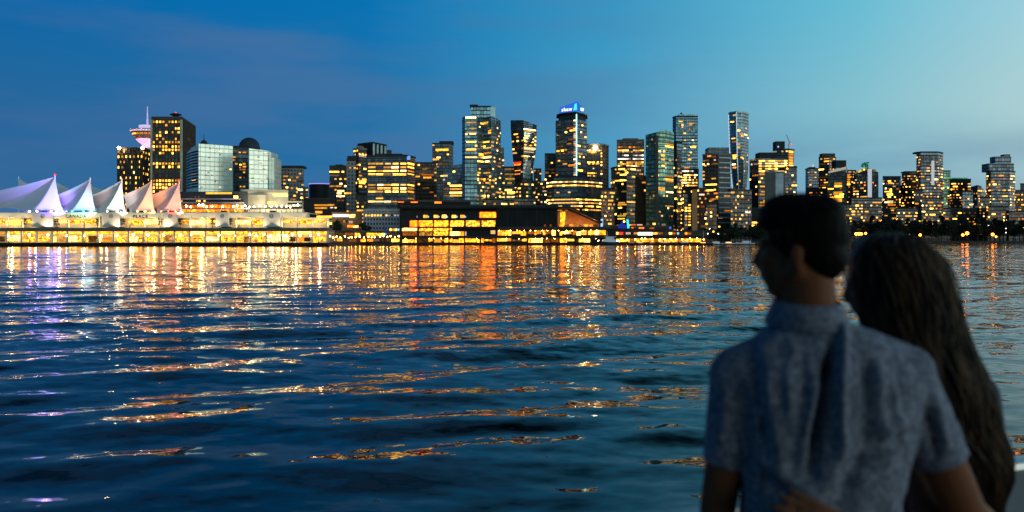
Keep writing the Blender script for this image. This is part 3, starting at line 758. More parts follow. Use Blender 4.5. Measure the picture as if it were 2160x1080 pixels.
# tower with blue sign crown and light strip
b = Bld('sign_tower', 'tall grey tower with glowing blue sign crown and thin light strip down its edge', 'apartment tower',
        [(1172,780),(1216,768),(1238,782)], 252, 25, G['navy'], plain('grey_trim', (.12,.12,.125), .6), ref=772, cap=False, slabs=3.2, part='shaft')
rnd = random.Random(9)
for px0, px1, py, c in ((1176,1182,262,'dim'),(1196,1214,268,'orange'),(1202,1214,273,'amber'),(1198,1214,292,'orange'),(1196,1205,302,'orange'),(1174,1180,317,'amber'),(1184,1189,316,'amber'),(1198,1213,319,'orange'),(1199,1213,347,'orange'),(1219,1227,285,'orange'),(1219,1228,323,'amber'),(1219,1229,358,'amber'),(1233,1237,288,'amber')):
    b.win(px0, px1, py, py+3.2, c)
for k in range(34): b.win(1209, 1215.5, 253+k*4.1, 255.0+k*4.1, 'strip') if False else b.win(1210, 1214.5, 253+k*4.1, 255.2+k*4.1, 'rose' if k % 4 else 'cream')
b.rand(0, 3.2, 3, 0.07, 'warm', .3, .2); b.rand(1, 3.2, 3, 0.09, 'warm', .3, .2); b.done()
p = b.corner(1, b.top); zt = PZ(241,768)
mb = MB(); mb.box(p.x-.35, p.x+.35, p.y-.9, p.y-.3, PZ(446,768), zt, glow('strip_light', lin((130,235,240)), 5.0)); mb.build('light_strip', b.root)
mb = MB()
def prism(front, back, y0, y1, m, Yr):
    pts = [(PX(q, Y_), Y_) for q, Y_ in front+back]
    z0, z1 = PZ(y1, Yr), PZ(y0, Yr)
    for i in range(len(pts)):
        (ax, ay), (bx, by) = pts[i], pts[(i+1) % len(pts)]
        mb.poly([(ax,ay,z0),(bx,by,z0),(bx,by,z1),(ax,ay,z1)], m)
    mb.poly([(x,y,z1) for x,y in pts], m); mb.poly([(x,y,z0) for x,y in pts][::-1], m)
prism([(1180,779),(1215,770),(1233,783)], [(1236,803),(1178,799)], 236, 252.1, DARK, 772)
prism([(1175,778),(1215,766.4),(1238.5,782)], [(1240,806),(1173,800)], 238.5, 240.5, BLACK, 772); mb.build('penthouse', b.root)
SIGNB = glow('sign_deep_blue', lin((50,110,225)), .95)
mb = MB()
P_ = [PT(1181,239,777.5), PT(1217,232.5,768.5), PT(1217,213.5,768.5), PT(1203,219,771.8), PT(1181,227,777.5)]
mb.poly(P_, SIGNB); mb.poly([q+Vector((0,5,0)) for q in P_][::-1], SIGNB)
for q, r in zip(P_, P_[1:]+P_[:1]): mb.poly([q, q+Vector((0,5,0)), r+Vector((0,5,0)), r], SIGNB)
P_ = [PT(1217.1,232.5,768.5), PT(1233,236,780), PT(1232,227,780), PT(1223,221,772.8), PT(1220,213.5,770.7), PT(1217.1,213.5,768.5)]
mb.poly(P_, SIGNB); mb.poly([q+Vector((0,5,0)) for q in P_][::-1], SIGNB)
for q, r in zip(P_, P_[1:]+P_[:1]): mb.poly([q, q+Vector((0,5,0)), r+Vector((0,5,0)), r], SIGNB)
mb.build('sign_box', b.root)
mb = MB(); c = PT(1214.5,229,767.6)
P_ = [PT(1209.5,232.6,767.8), PT(1217,231.6,767.0), PT(1216.5,217.5,767.0), PT(1212,219.5,767.6)]
mb.poly(P_, WN['cyan']); mb.poly([q+Vector((0,.6,0)) for q in P_][::-1], WN['cyan'])
for q, r in zip(P_, P_[1:]+P_[:1]): mb.poly([q, q+Vector((0,.6,0)), r+Vector((0,.6,0)), r], WN['cyan'])
mb.build('sign_sail', b.root)
o = textmesh('shaw', 4.4, PT(1195.5,231.0,772.2), glow('sign_white', lin((235,242,255)), 1.6), 'sign_lettering', b.root, .15, .14); o.rotation_euler = (R(90), 0, math.atan2(768.5-777.5, PX(1217,768.5)-PX(1181,777.5)))
wbox('sign_lettering', b.root, PT(1228,230.8,774.8), (4.2,.3,2.8), R(44), glow('sign_white', lin((235,242,255)), 1.6))
# its banded podium
b = Bld('tower_podium', 'broad rounded podium of the blue sign tower, wrapped in bright yellow storeys', 'podium',
        [(1153,752),(1168,738),(1216,731),(1246,738),(1270,752)], 374, 14, G['navy'], DARK, ref=738)
for y0, c, d in ((383,'cream',1),(390.5,'yellow',1),(405,'dim',.3),(420,'yellow',.95),(427,'cream',1),(434,'yellow',.8),(441.5,'amber',.9)):
    for j in range(4):
        L = [4,8,5,4][j]; rnd = random.Random(int(y0)*9+j)
        for k in range(L):
            if rnd.random() < d: b.add(j, (k+.04)/L, (k+.96)/L, PZ(y0+2.5,738), PZ(y0,738), rnd.choice([c, c, 'yellow']))
b.done()
b = Bld('office_tower', 'grey office tower with a white lamp on its parapet and half lit storeys', 'office tower',
        [(1238,840),(1272,840),(1284,856)], 305, 25, G['conc'], CONC, ref=840, mech=[(.2,.8,2)])
for y0, x0, x1, c in ((316,1238,1270,'cream'),(320,1239,1262,'amber'),(341,1239,1266,'yellow'),(344,1241,1266,'amber'),(354,1250,1256,'rose'),(364,1239,1262,'amber'),(370,1239,1262,'lime'),(377,1239,1266,'amber'),(384,1240,1258,'rose'),(394,1239,1268,'yellow'),(402,1240,1252,'amber')):
    for k in range(int((x1-x0)//4)): b.win(x0+k*4+.4, x0+k*4+3.5, y0, y0+2.7, c) if random.random() < .9 else None
b.rand(0, 3.5, 2.2, 0.35, 'office', .3, .3, y0=405); 
for k in range(26): b.win(1267.3, 1270, 322+k*6.2, 325+k*6.2, ['amber','cream','dim'][k % 3])
b.done()
mb = MB(); mb.lathe((PX(1256,838.5),838.5), [(0,PZ(315,838)),(1.9,PZ(313,838)),(2.1,PZ(311,838)),(1.9,PZ(309,838)),(0,PZ(307.4,838))], WN['pearl'], 10); mb.build('roof_lamp', b.root)
b = Bld('office_tower', 'brown office tower with rows of white storeys, rising behind a shorter bowed block', 'office tower',
        [(1301,860),(1359,856)], 296, 25, G['brown'], plain('brown_band', (.14,.10,.09), .8), ref=858, mech=[(.25,.8,2.4)])
for y0, c in ((309,'orange'),(316,'amber'),(319,'rose'),(326.5,'white'),(334,'white'),(341,'amber'),(344.5,'amber'),(349,'cream')):
    for k in range(12):
        if random.random() < .78: b.win(1303.5+k*4.55, 1307.6+k*4.55, y0, y0+2.5, c)
b.win(1342,1354,299,301.5,'rose')
for y0 in (358,366,373,381,389,396,404): 
    for k in range(4):
        if random.random() < .75: b.win(1340+k*4.3, 1343.5+k*4.3, y0, y0+2.6, random.choice(['amber','yellow','rose']))
b.done()
b = Bld('bowed_tower', 'shorter dark bowed tower with yellow storeys in front of the brown tower', 'office tower',
        [(1289,790),(1297,778),(1322,770),(1341,778)], 353, 18, G['black'], DARK, ref=775, mech=[(.3,.8,1)])
for y0, x0, x1, c in ((367,1308,1330,'amber'),(379.5,1290,1338,'yellow'),(383,1290,1296,'amber'),(392,1322,1336,'dim'),(425,1320,1340,'yellow'),(430.5,1303,1340,'amber'),(437,1304,1312,'yellow'),(454,1303,1320,'lime'),(460,1303,1318,'lime'),(447,1318,1330,'dim'),(358,1316,1322,'amber')): b.win(x0, x1, y0, y0+2.6, c)
b.rand(0, 3.4, 2.4, 0.30, 'warm', .3, .2, y0=372); b.rand(1, 3.4, 2.4, 0.14, 'lime', .4, .2); b.rand(2, 3.4, 2.4, 0.18, 'lime', .4, .2); b.done()
b = Bld('stair_tower', 'amber lit brown strip block wedged left of the bowed tower', 'building', [(1268,700),(1297,706)], 402, 14, G['brown'], BROWNC, ref=700)
b.rand(0, 3.2, 2.2, 0.57, 'warm', .3, .1); b.done()
b = Bld('brown_annex', 'plain reddish brown annex right of the bowed tower with a pale edge', 'building', [(1340,730),(1363,732)], 372, 14, plain('red_brown_wall', (.12,.065,.04), .8), plain('pink_concrete', (.24,.18,.16), .8), ref=730)
b.rand(0, 3.4, 2.6, 0.14, 'warm', .2, .3, y1=420); b.done()
# green glass twin
b = Bld('green_tower', 'green glass tower with a curved sweeping top and a pale sunlit right face', 'apartment tower',
        [(1362,705),(1385,696),(1403,700),(1421,712)], 280, 22, G['green'], plain('green_trim', (.07,.10,.085), .6), ref=700, tops=[283,280,274,276], slabs=3.3)
for y0, x0, x1, c in ((303,1400,1420,'amber'),(308,1396,1420,'amber'),(371,1390,1420,'orange'),(377,1402,1420,'amber'),(381,1404,1420,'yellow'),(396,1382,1402,'orange'),(399,1388,1420,'amber'),(404,1405,1420,'cream'),(433,1396,1420,'amber'),(371,1374,1378,'amber'),(413,1398,1404,'yellow'),(348,1396,1402,'amber'),(307,1364,1367,'amber'),(363,1387,1391,'dim')): b.win(x0, x1, y0, y0+2.8, c)
for j, d in ((0,.06),(1,.10),(2,.08)): b.rand(j, 3.3, 2.6, d, 'warm', .3, .2, y0=290)
b.done()
p = b.corner(1, PZ(288,700)); mb = MB(); mb.box(p.x-1, p.x+1.4, p.y-.9, p.y+.1, GROUND, PZ(287,700), BROWNC); mb.build('brown_pier', b.root)
b = Bld('slim_tower', 'very slim dark and pale glass tower joined to the right of the green tower', 'apartment tower',
        [(1420.5,730),(1428,726),(1438,732)], 301, 16, G['steel'], DARK, ref=728, slabs=3.3)
b.win(1421,1436,299.5,301.5,'rose'); b.rand(1, 3.3, 2.2, 0.38, 'yellow' if False else 'mix', .4, .2, y0=352); b.rand(0, 3.3, 2.2, 0.16, 'warm', .3, .2); b.done()
b = Bld('blue_tower', 'tall dark blue glass tower with a flat teal crown and bright rooms at its top', 'apartment tower',
        [(1419,960),(1426,950),(1472,950)], 246, 25, G['blue'], DARK, ref=950, slabs=3.4)
for y0, x0, x1, c in ((255,1432,1440,'yellow'),(259,1438,1441,'amber'),(263,1438,1441,'amber'),(267,1438,1441,'amber'),(258.5,1453,1464,'amber'),(262,1453,1460,'amber'),(271,1453,1456,'orange'),(277,1453,1457,'orange'),(280,1442,1447,'amber'),(306,1460,1466,'amber'),(309,1456,1468,'amber'),(311.5,1442,1447,'yellow'),(335,1451,1458,'amber'),(342,1437,1444,'dim')): b.win(x0, x1, y0, y0+2.4, c)
b.rand(1, 3.4, 2.8, 0.05, 'warm', .3, .2, y0=280); b.done()
b.box('crown', 1432, 1470.5, 241, 247, G['blue'], 955, 14); b.box('vent', 1436, 1439, 237.5, 241, DARK, 958, 3)
b = Bld('office_block', 'wide office block with a crown of white lights, stacked yellow rows, behind an ochre pier', 'office block',
        [(1437,800),(1474,800)], 358, 22, G['black'], DARK, ref=800)
for k in range(5): b.win(1438.5+k*5, 1442.5+k*5, 359, 362.5, 'white')
for y0 in (368,373,378,384,390): 
    for k in range(9):
        if random.random() < .8: b.win(1438.5+k*3.7, 1441.3+k*3.7, y0, y0+2.6, random.choice(['yellow','amber','cream']))
b.rand(0, 3.5, 2.4, 0.41, 'office', .2, .3, y0=400); b.done()
b = Bld('apartment_block', 'low dark block with pairs of yellow windows left of the ochre pier', 'building', [(1442,680),(1460,680)], 408, 14, G['black'], DARK, ref=680)
for k in range(8): b.win(1445, 1449.5, 431+k*6, 434+k*6, 'yellow') if k % 3 else None; b.win(1452, 1457, 431+k*6, 434+k*6, 'yellow')
b.done()
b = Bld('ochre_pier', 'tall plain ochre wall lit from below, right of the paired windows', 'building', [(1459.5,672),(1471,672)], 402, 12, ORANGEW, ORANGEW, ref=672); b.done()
b = Bld('apartment_block', 'small maroon block with a pink roof lamp and tall stair windows', 'building', [(1470.5,690),(1490,690)], 398, 14, plain('maroon_wall', (.07,.035,.035), .8), BROWNC, ref=690)
b.win(1474,1484,395.5,398.5,'rose','roof_lamp'); b.rand(0, 3.2, 2, 0.38, 'warm', .2, .1); b.done()
b = Bld('balcony_tower', 'grey apartment tower, left half brown with amber bands, right half white balconied', 'apartment tower',
        [(1482,744),(1515,735),(1541,740)], 326, 22, G['conc'], CONC, ref=738)
for y0, x0, x1, c in ((328,1492,1500,'orange'),(329,1502,1510,'orange'),(338,1483,1487,'dim'),(348,1486,1490,'amber'),(388,1488,1512,'yellow'),(400,1490,1505,'amber'),(418,1499,1515,'dim'),(421,1496,1506,'orange'),(437,1498,1508,'yellow'),(444,1496,1512,'amber'),(455,1496,1506,'rose'),(458,1510,1524,'amber'),(412,1527,1540,'amber'),(352,1528,1532,'amber'),(443,1528,1541,'orange')): b.win(x0, x1, y0, y0+2.8, c)
b.rand(0, 3.2, 2.6, 0.30, 'warm', .35, .2); b.rand(1, 3.2, 2.6, 0.04, 'mix', .3, .2); b.done()
zb = b.top-3
while zb > 14:
    p, q = b.pos(1, .02, zb), b.pos(1, .98, zb); t_ = (q-p).normalized(); nn = b.out(t_, p); c = (p+q)/2+nn*.7
    mb = MB(); mb.obox((c.x,c.y), (t_.x,t_.y), (q-p).length/2, .7, zb-.5, zb+.5, plain('balcony_white', (.42,.47,.5), .6)); mb.build('balcony', b.root); zb -= 4.3
b.box('plant_room', 1495, 1538, 311, 326, G['slab'], 742, 14)
# tall curved blue tower
lv = [(237,[(1537,905),(1540,895),(1553,890),(1568,892),(1579,905)]),(300,[(1539,905),(1542,895),(1554,890),(1568,892),(1579,905)]),(360,[(1542,905),(1545,895),(1556,890),(1568,892),(1578,905)]),(400,[(1546,905),(1549,895),(1558,890),(1567,892),(1574,905)])]
b = Bld('curved_tower', 'tallest slender blue tower right of centre, tapering downward with white lit edges', 'hotel tower',
        lv[0][1], 237, 22, G['blue'], STEEL, ref=892, levels=lv, cap=True, slabs=3.5)
for y0, x0, x1, c in ((242,1546,1559,'cream'),(256,1541,1548,'amber'),(257,1555,1561,'dim'),(274,1555,1561,'yellow'),(285,1563,1570,'amber'),(291,1543,1551,'amber'),(298,1544,1552,'orange'),(305,1565,1570,'dim'),(307,1563,1569,'orange'),(319,1565,1571,'orange'),(326,1545,1554,'amber'),(329,1546,1553,'yellow'),(333,1546,1553,'amber'),(334,1567,1571,'cream'),(349,1557,1562,'dim'),(352,1546,1553,'orange'),(353,1548,1552,'yellow'),(290,1577,1579,'cream')): b.win(x0, x1, y0, y0+2.6, c)
for j, d in ((1,.08),(2,.07),(3,.05)): b.rand(j, 3.5, 2.8, d, 'warm', .3, .2)
b.done()
for k, m_ in ((0, glow('edge_light', lin((214,235,255)), .95)), (2, plain('edge_steel', (.6,.68,.7), .3, .5))):
    mb = MB()
    for (z1, p1), (z0, p0) in zip(b.lev[:-1], b.lev[1:-1]):
        (x1, y1), (x0, y0) = p1[k], p0[k]
        w = .45
        mb.poly([(x0-w,y0-.6,z0),(x0+w,y0-.6,z0),(x1+w,y1-.6,z1),(x1-w,y1-.6,z1)], m_)
        mb.poly([(x0-w,y0+.3,z0),(x0-w,y0-.6,z0),(x1-w,y1-.6,z1),(x1-w,y1+.3,z1)], m_); mb.poly([(x0+w,y0-.6,z0),(x0+w,y0+.3,z0),(x1+w,y1+.3,z1),(x1+w,y1-.6,z1)], m_)
    mb.build('edge_fin', b.root)
b = Bld('apartment_block', 'dark apartment block dotted with round amber windows at the foot of the curved tower', 'apartment block',
        [(1541,700),(1586,702)], 402, 16, G['black'], BROWNC, ref=700, mech=[(0,.35,2)])
b.rand(0, 3.1, 2.3, 0.36, 'mix', .1, .15, fill=.7); b.win(1572,1583,445,449.5,'white'); b.done()
b = Bld('shop_block', 'low unlit block with two short yellow bars by the man\'s forehead', 'building', [(1570,720),(1640,724)], 440, 14, BLACK, DARK, ref=720)
b.win(1580,1600,468,471,'yellow'); b.win(1584,1598,474,477.5,'yellow'); b.done()
# stepped office right
b = Bld('office_tower', 'dark stepped office tower with wide yellow top storeys right of the curved tower', 'office tower',
        [(1581,800),(1600,790),(1661,796)], 334, 25, G['black'], DARK, ref=792, cap=False)
b.box('upper_storeys', 1602, 1640, 321.5, 334, DARK, 800, 14)
for y0 in (338,343.5,349,354.5,360): 
    for k in range(9):
        x0 = 1600.5+k*6.7
        if random.random() < (.96 if y0 < 352 else .45): b.win(x0, x0+6.2, y0, y0+2.7, 'yellow' if y0 != 343.5 else 'cream')
for y0 in (366,392,403,409,426,432): b.win(1601+random.random()*4, 1613, y0, y0+2.6, 'amber')
b.win(1637,1652,360.5,365,'white'); b.rand(0, 3.5, 2.5, 0.16, 'warm', .5, .3); b.rand(1, 3.5, 2.8, 0.16, 'office', .4, .3, y0=364); b.done()
b = Bld('pale_block', 'blank pale grey block in front of the stepped office, above the man\'s head', 'building', [(1613,740),(1634,740),(1655,744)], 363, 14, plain('grey_brown_wall', (.10,.095,.09), .8), CONC, ref=740)
mb = MB(); mb.box(PX(1635.5,741), PX(1652,741), 740.2, 741.4, PZ(432,740), PZ(365,740), plain('pale_panel', (.38,.44,.47), .4)); mb.build('pale_panel', b.root); b.win(1645,1650,388,392,'yellow'); b.done()
b = Bld('crane_tower', 'dark tower under construction with amber stair lights and a rooftop crane', 'apartment tower', [(1634,850),(1662,845),(1675,852)], 316, 20, G['black'], DARK, ref=848, mech=[(.1,.55,9)])
for k in range(8): b.win(1664, 1673, 318+k*6, 322.5+k*6, ['amber','orange','yellow'][k % 3])
b.rand(0, 3.3, 2.6, 0.16, 'pale', .3, .2); b.win(1640,1643,308,311,'sky'); b.done()
t = thing('tower_crane', 'thin tower crane with a red lamp leaning over the unfinished tower', 'crane', (PX(1662,852), 852, b.top))
mb = MB(); mb.tube((PX(1664,852),852,b.top), (PX(1664,852),852,PZ(303,852)), .5, .5, STEEL, 6); mb.build('crane_mast', t)
mb = MB(); mb.tube((PX(1668,852),852,PZ(306,852)), (PX(1659,852),852,PZ(284,852)), .55, .3, STEEL, 6); mb.build('jib', t)
mb = MB(); mb.lathe((PX(1668,850),850), [(0,PZ(306,850)),(1.2,PZ(304.5,850)),(0,PZ(303,850))], WN['red'], 8); mb.build('beacon', t)
b = Bld('apartment_tower', 'narrow grey tower with lit right rooms just right of the crane tower', 'apartment tower', [(1655,790),(1681,792)], 352, 16, G['slab'], DARK, ref=790)
b.rand(0, 3.1, 2.4, 0.35, 'mix', .2, .2); b.done()
# far right cluster
b = Bld('apartment_tower', 'shorter navy tower with a white roof lamp, first right of the man\'s head', 'apartment tower', [(1699,1088.1),(1704,1076.4),(1733,1076.4)], 356, 20, G['navy'], DARK, ref=1076.4, mech=[(.3,.7,3)])
b.rand(1, 3.1, 2.7, 0.19, 'warm', .1, .1); b.win(1713,1716,347.5,352,'white','roof_lamp'); b.done()
b = Bld('apartment_tower', 'dark tower with a lit right bay, highest just right of the man\'s head', 'apartment tower', [(1727,1006.2),(1749,996.8),(1763,1006.2)], 332, 20, G['black'], BROWNC, ref=1000.3, mech=[(.25,1,5.5)], slabs=3.1)
b.rand(0, 3.1, 2.6, 0.35, 'warm', .5, .3); b.rand(1, 3.1, 2.6, 0.30, 'mix', .4, .2); b.done()
b = Bld('apartment_tower', 'tower with a slanting white light band under its curved roof', 'apartment tower', [(1746,936.0),(1784,929.0),(1787,933.7)], 352, 20, G['black'], DARK, ref=931.3, tops=[360,352,353])
mb = MB(); p, q = PT(1747,363,933.7), PT(1784,354.5,927.8)
mb.poly([p+Vector((0,-1,-1.3)), q+Vector((0,-1,-1.6)), q+Vector((0,-1,1.6)), p+Vector((0,-1,.8))], WN['white']); mb.poly([p+Vector((0,0,.8)), q+Vector((0,0,1.6)), q+Vector((0,-1,1.6)), p+Vector((0,-1,.8))], DARK); mb.build('light_band', b.root)
b.box('roof_cap', 1763, 1785, 338, 352.4, DARK, 936.0, 12)
for a in ((1760,1776,385,390),(1760,1776,391,394.5),(1758,1777,404,411),(1760,1779,412,417),(1758,1776,418,426)): b.win(*a, 'amber')
b.rand(0, 3.1, 2.6, 0.27, 'warm', .3, .2, y0=395); b.done()
b = Bld('apartment_tower', 'slim dark tower with a column of amber rooms left of the green topped tower', 'apartment tower', [(1786,1053.0),(1806,1053.0)], 360, 20, G['black'], DARK, ref=1053.0)
for k in range(5): b.win(1787, 1793, 367+k*5, 370.4+k*5, 'amber')
b.rand(0, 3.1, 2.6, 0.30, 'warm', .2, .1); b.done()
b = Bld('apartment_tower', 'dark tower with a green lit roof garden and a long white light bar', 'apartment tower', [(1800,936.0),(1830,924.3),(1853,933.7)], 364, 20, G['navy'], DARK, ref=929.0, tops=[364,353,363])
for k in range(7): b.win(1803+k*3.6, 1806.3+k*3.6, 363.5-k*1.55, 366.6-k*1.35, 'lime')
b.win(1842,1847,357,362,'lime'); b.win(1831.5,1838.5,366,418,'bar') if False else None
b.rand(0, 3.1, 2.5, 0.30, 'warm', .2, .1, y0=370); b.rand(1, 3.1, 2.5, 0.07, 'warm', .2, .1, y0=370); b.done()
mb = MB(); mb.box(PX(1831.5,923.1), PX(1838.5,923.1), 922.4, 924.9, PZ(418,923.1), PZ(356,923.1), glow('bar_light', lin((205,215,225)), .75)); mb.build('light_bar', b.root)
mb = MB(); rnd = random.Random(1)
for k in range(40):
    a = PT(1817+rnd.random()*16, 343+rnd.random()*9, 936.0+rnd.random()*6); mb.lathe((a.x,a.y), [(0,a.z-.8),(1.1,a.z),(0,a.z+.8)], glow('garden_green', lin((10,120,80)), .55), 5)
mb.build('roof_garden', b.root)
def tower(label, front, ytop, Y, mat, dens, pal='warm', seed=0, mech=None, cat='apartment tower', extra=(), tops=None, slabs=0, yend=None):
    b = Bld('apartment_tower', label, cat, front, ytop, 20, G[mat], DARK, ref=Y, mech=mech, tops=tops, slabs=slabs)
    for j in range(len(front)-1): b.rand(j, 3.1, 2.5, dens*1.7, pal, .3, .1, seed=seed+j, y0=ytop+6, fill=.74)
    for e in extra: b.win(*e)
    return b.done()
tower('pale topped block with clusters of amber rooms, left of the rounded maroon tower', [(1862,994.5),(1900,994.5)], 373, 994.5, 'slab', .16, seed=1, extra=((1874,1882,384,388,'amber'),(1867,1870,396,399,'white'),(1877,1881,398,406,'amber'),(1871,1883,408,412,'amber'),(1872,1884,423,429,'cream'),(1877,1895,438,441,'lime'),(1878,1897,459,463,'lime')))
tower('rounded maroon tower left of the tallest far tower', [(1902,1006.2),(1910,994.5),(1935,994.5)], 363, 996.8, 'brown', .16, seed=5, mech=[(.1,1,1)], slabs=3.1)
b = tower('tallest tower of the far group, flat topped with a white light bar', [(1933,936.0),(1942,924.3),(1978,924.3),(1989,936.0)], 322, 929.0, 'navy', .17, seed=9, mech=[(.05,.95,2)], slabs=3.1)
mb = MB(); mb.box(PX(1966.5,922.0), PX(1971,922.0), 922.0, 924.2, PZ(390,922.0), PZ(339,922.0), glow('bar_light', lin((205,215,225)), .75)); mb.build('light_bar', b.root)
tower('plain green tinted tower directly right of the tallest far tower', [(1985,1029.6),(2005,1029.6)], 361, 1029.6, 'green', .12, seed=14)
b = tower('broad dark tower with a green light line along its roof', [(2003,959.4),(2010,950.0),(2048,952.4)], 379, 953.5, 'black', .2, seed=17)
mb = MB(); mb.box(PX(2004,950.0), PX(2040,950.0), 948.9, 949.8, b.top+.95, b.top+1.9, WN['green']); mb.build('roof_light', b.root)
tower('arched unlit block between the green lined tower and the stepped navy tower', [(2046,1006.2),(2062,994.5),(2070,996.8),(2081,1010.9)], 394, 1001.5, 'black', .13, seed=23, tops=[394,391,393,410])
b = tower('navy tower stepping up to a round drum, last big tower on the right', [(2080,912.6),(2090,900.9),(2130,900.9),(2141,912.6)], 362, 905.6, 'navy', .15, seed=27, slabs=3.1)
b.box('upper_tier', 2086, 2139, 344.5, 361.8, G['navy'], 907.9, 14); b.box('top_tier', 2099, 2133, 330, 344.3, G['navy'], 911.4, 10); b.box('top_drum', 2118, 2131, 325.5, 329.8, G['navy'], 913.8, 7)
for a in ((2102,2118,368,371,'amber'),(2118,2122,367,372,'amber'),(2088,2093,382,385,'dim')): b.win(*a)
tower('dim tower cut by the right edge of the view', [(2140,1053.0),(2165,1053.0)], 402, 1053.0, 'conc', .2, seed=31)
tower('slightly taller dim tower beyond the right edge of the view', [(2152,1123.2),(2185,1123.2)], 388, 1123.2, 'conc', .14, seed=33)
tower('low block in the gap left of the pale topped block', [(1851,1029.6),(1864,1029.6)], 428, 1029.6, 'black', .2, seed=35)
tower('low block of pale windows behind the woman\'s crown', [(1890,865.8),(1935,868.1)], 440, 865.8, 'black', .22, pal='pale', seed=38, cat='apartment block')
tower('low dark block under the green lined tower', [(1986,900.9),(2082,903.2)], 440, 900.9, 'black', .12, seed=40, cat='apartment block', extra=((2050,2058,471,474,'amber'),(2062,2072,471,474,'amber'),(2086,2092,471,474,'amber')))
tower('low block at the foot of the last big tower on the right', [(2128,865.8),(2175,868.1)], 446, 865.8, 'black', .14, seed=44, cat='apartment block')
tower('low block with a glowing ground storey between the two heads', [(1770,889.2),(1850,891.5)], 430, 889.2, 'black', .2, seed=47, cat='apartment block')

for lab, x0, x1, y, Y, mt, d, sd in (
 ('thin dark tower between the blunt pale topped block and the rounded maroon tower', 1890, 1906, 392, 1010, 'black', .2, 50),
 ('plain tower showing low between the maroon tower and the tallest far tower', 1930, 1946, 402, 905, 'conc', .2, 51),
 ('dotted block in front of the foot of the tallest far tower', 1944, 1990, 418, 872, 'black', .22, 52),
 ('narrow navy tower left of the arched unlit block', 2030, 2052, 404, 905, 'navy', .18, 53),
 ('low dotted block right of the arched unlit block', 2066, 2088, 416, 900, 'black', .2, 54),
 ('dark block low in front of the stepped navy tower', 2084, 2128, 436, 868, 'black', .16, 55),
 ('dotted block under the green topped tower with the light bar', 1796, 1860, 418, 880, 'black', .22, 56),
 ('dark block under the white banded roof tower', 1742, 1796, 432, 868, 'black', .24, 57),
 ('brown block behind the man\'s hair, under the round topped tower', 1700, 1745, 398, 1000, 'brown', .2, 58)):
    tower(lab, [(x0,Y),(x1,Y)], y, Y, mt, d, seed=sd)

for lab, x0, x1, y, Y, mt, d, sd in (
 ('dotted block low between the grey tower with the parapet lamp and the bowed block', 1280, 1300, 398, 900, 'brown', .3, 70),
 ('black dotted block low under the waisted tower', 1084, 1130, 418, 740, 'black', .3, 71),
 ('brown dotted block at the feet of the teal double tower', 1020, 1062, 420, 700, 'brown', .22, 72),
 ('dotted block low between the paired windows and the balconied tower', 1488, 1512, 430, 690, 'brown', .3, 73),
 ('tall brown slab far behind the banded glass office', 800, 826, 318, 1150, 'conc', .12, 74),
 ('dotted block low between the squat brown tower and the banded office', 752, 778, 410, 700, 'conc', .25, 75)):
    tower(lab, [(x0,Y),(x1,Y)], y, Y, mt, d, pal='mix', seed=sd)

# ------------------------------------------------------------------ sail roofed pier terminal
YP = 450.0
FASC = plain('cream_fascia', (.62,.57,.47), .7, vary=.08)
pier = thing('pier_terminal', 'long brightly lit white pier terminal with five tent sails and two glazed storeys', 'pier terminal', (PX(300,YP), YP, 0))
TIMBER = plain('dark_timber', (.02,.02,.022), .85, scale=1)
def fbox(name, px0, px1, py0, py1, Y, d, m, parent, kind=None):
    mb = MB(); mb.box(PX(px0,Y), PX(px1,Y), Y, Y+d, PZ(py1,Y), PZ(py0,Y), m); o = mb.build(name, parent)
    if kind: o['kind'] = kind
    return o
XL, XR = -150, 690
mb = MB(); mb.box(PX(XL,YP), PX(XR,YP), YP, YP+9, 1.1, 2.0, TIMBER)                      # apron on piles
for k in range(150): x = PX(XL+4+k*5.6, YP); mb.box(x-.22, x+.22, YP+.6, YP+1.1, -2, 1.1, TIMBER)
mb.box(PX(XL,YP), PX(XR,YP), YP+3.5, YP+9, -2, 1.1, BLACK)
mb.build('apron', pier)
fbox('lower_wall', XL, XR, 487, 512, YP+9, 6, plain('warm_wall', (.5,.4,.25), .8), pier)
fbox('promenade_slab', XL, XR, 480.6, 485.4, YP+2, 14, plain('slab_edge', (.12,.115,.10), .8), pier)
fbox('upper_wall', XL, XR, 459, 480.5, YP+8, 6, plain('warm_wall', (.5,.4,.25), .8), pier)
fbox('fascia', XL, 640, 449.2, 459, YP+3, 14, FASC, pier)
fbox('awning', XL, XR, 486, 487.6, YP+.5, 8.5, plain('slab_edge', (.12,.115,.10), .8), pier)
mb = MB(); mb.box(PX(XL,YP), PX(640,YP), YP+3.2, YP+38, PZ(449.2,YP+3)+.01, PZ(449.2,YP+3)+.35, FASC); mb.build('terrace_roof', pier)
rnd = random.Random(4)
nb = 26; stp = (XR-XL)/nb
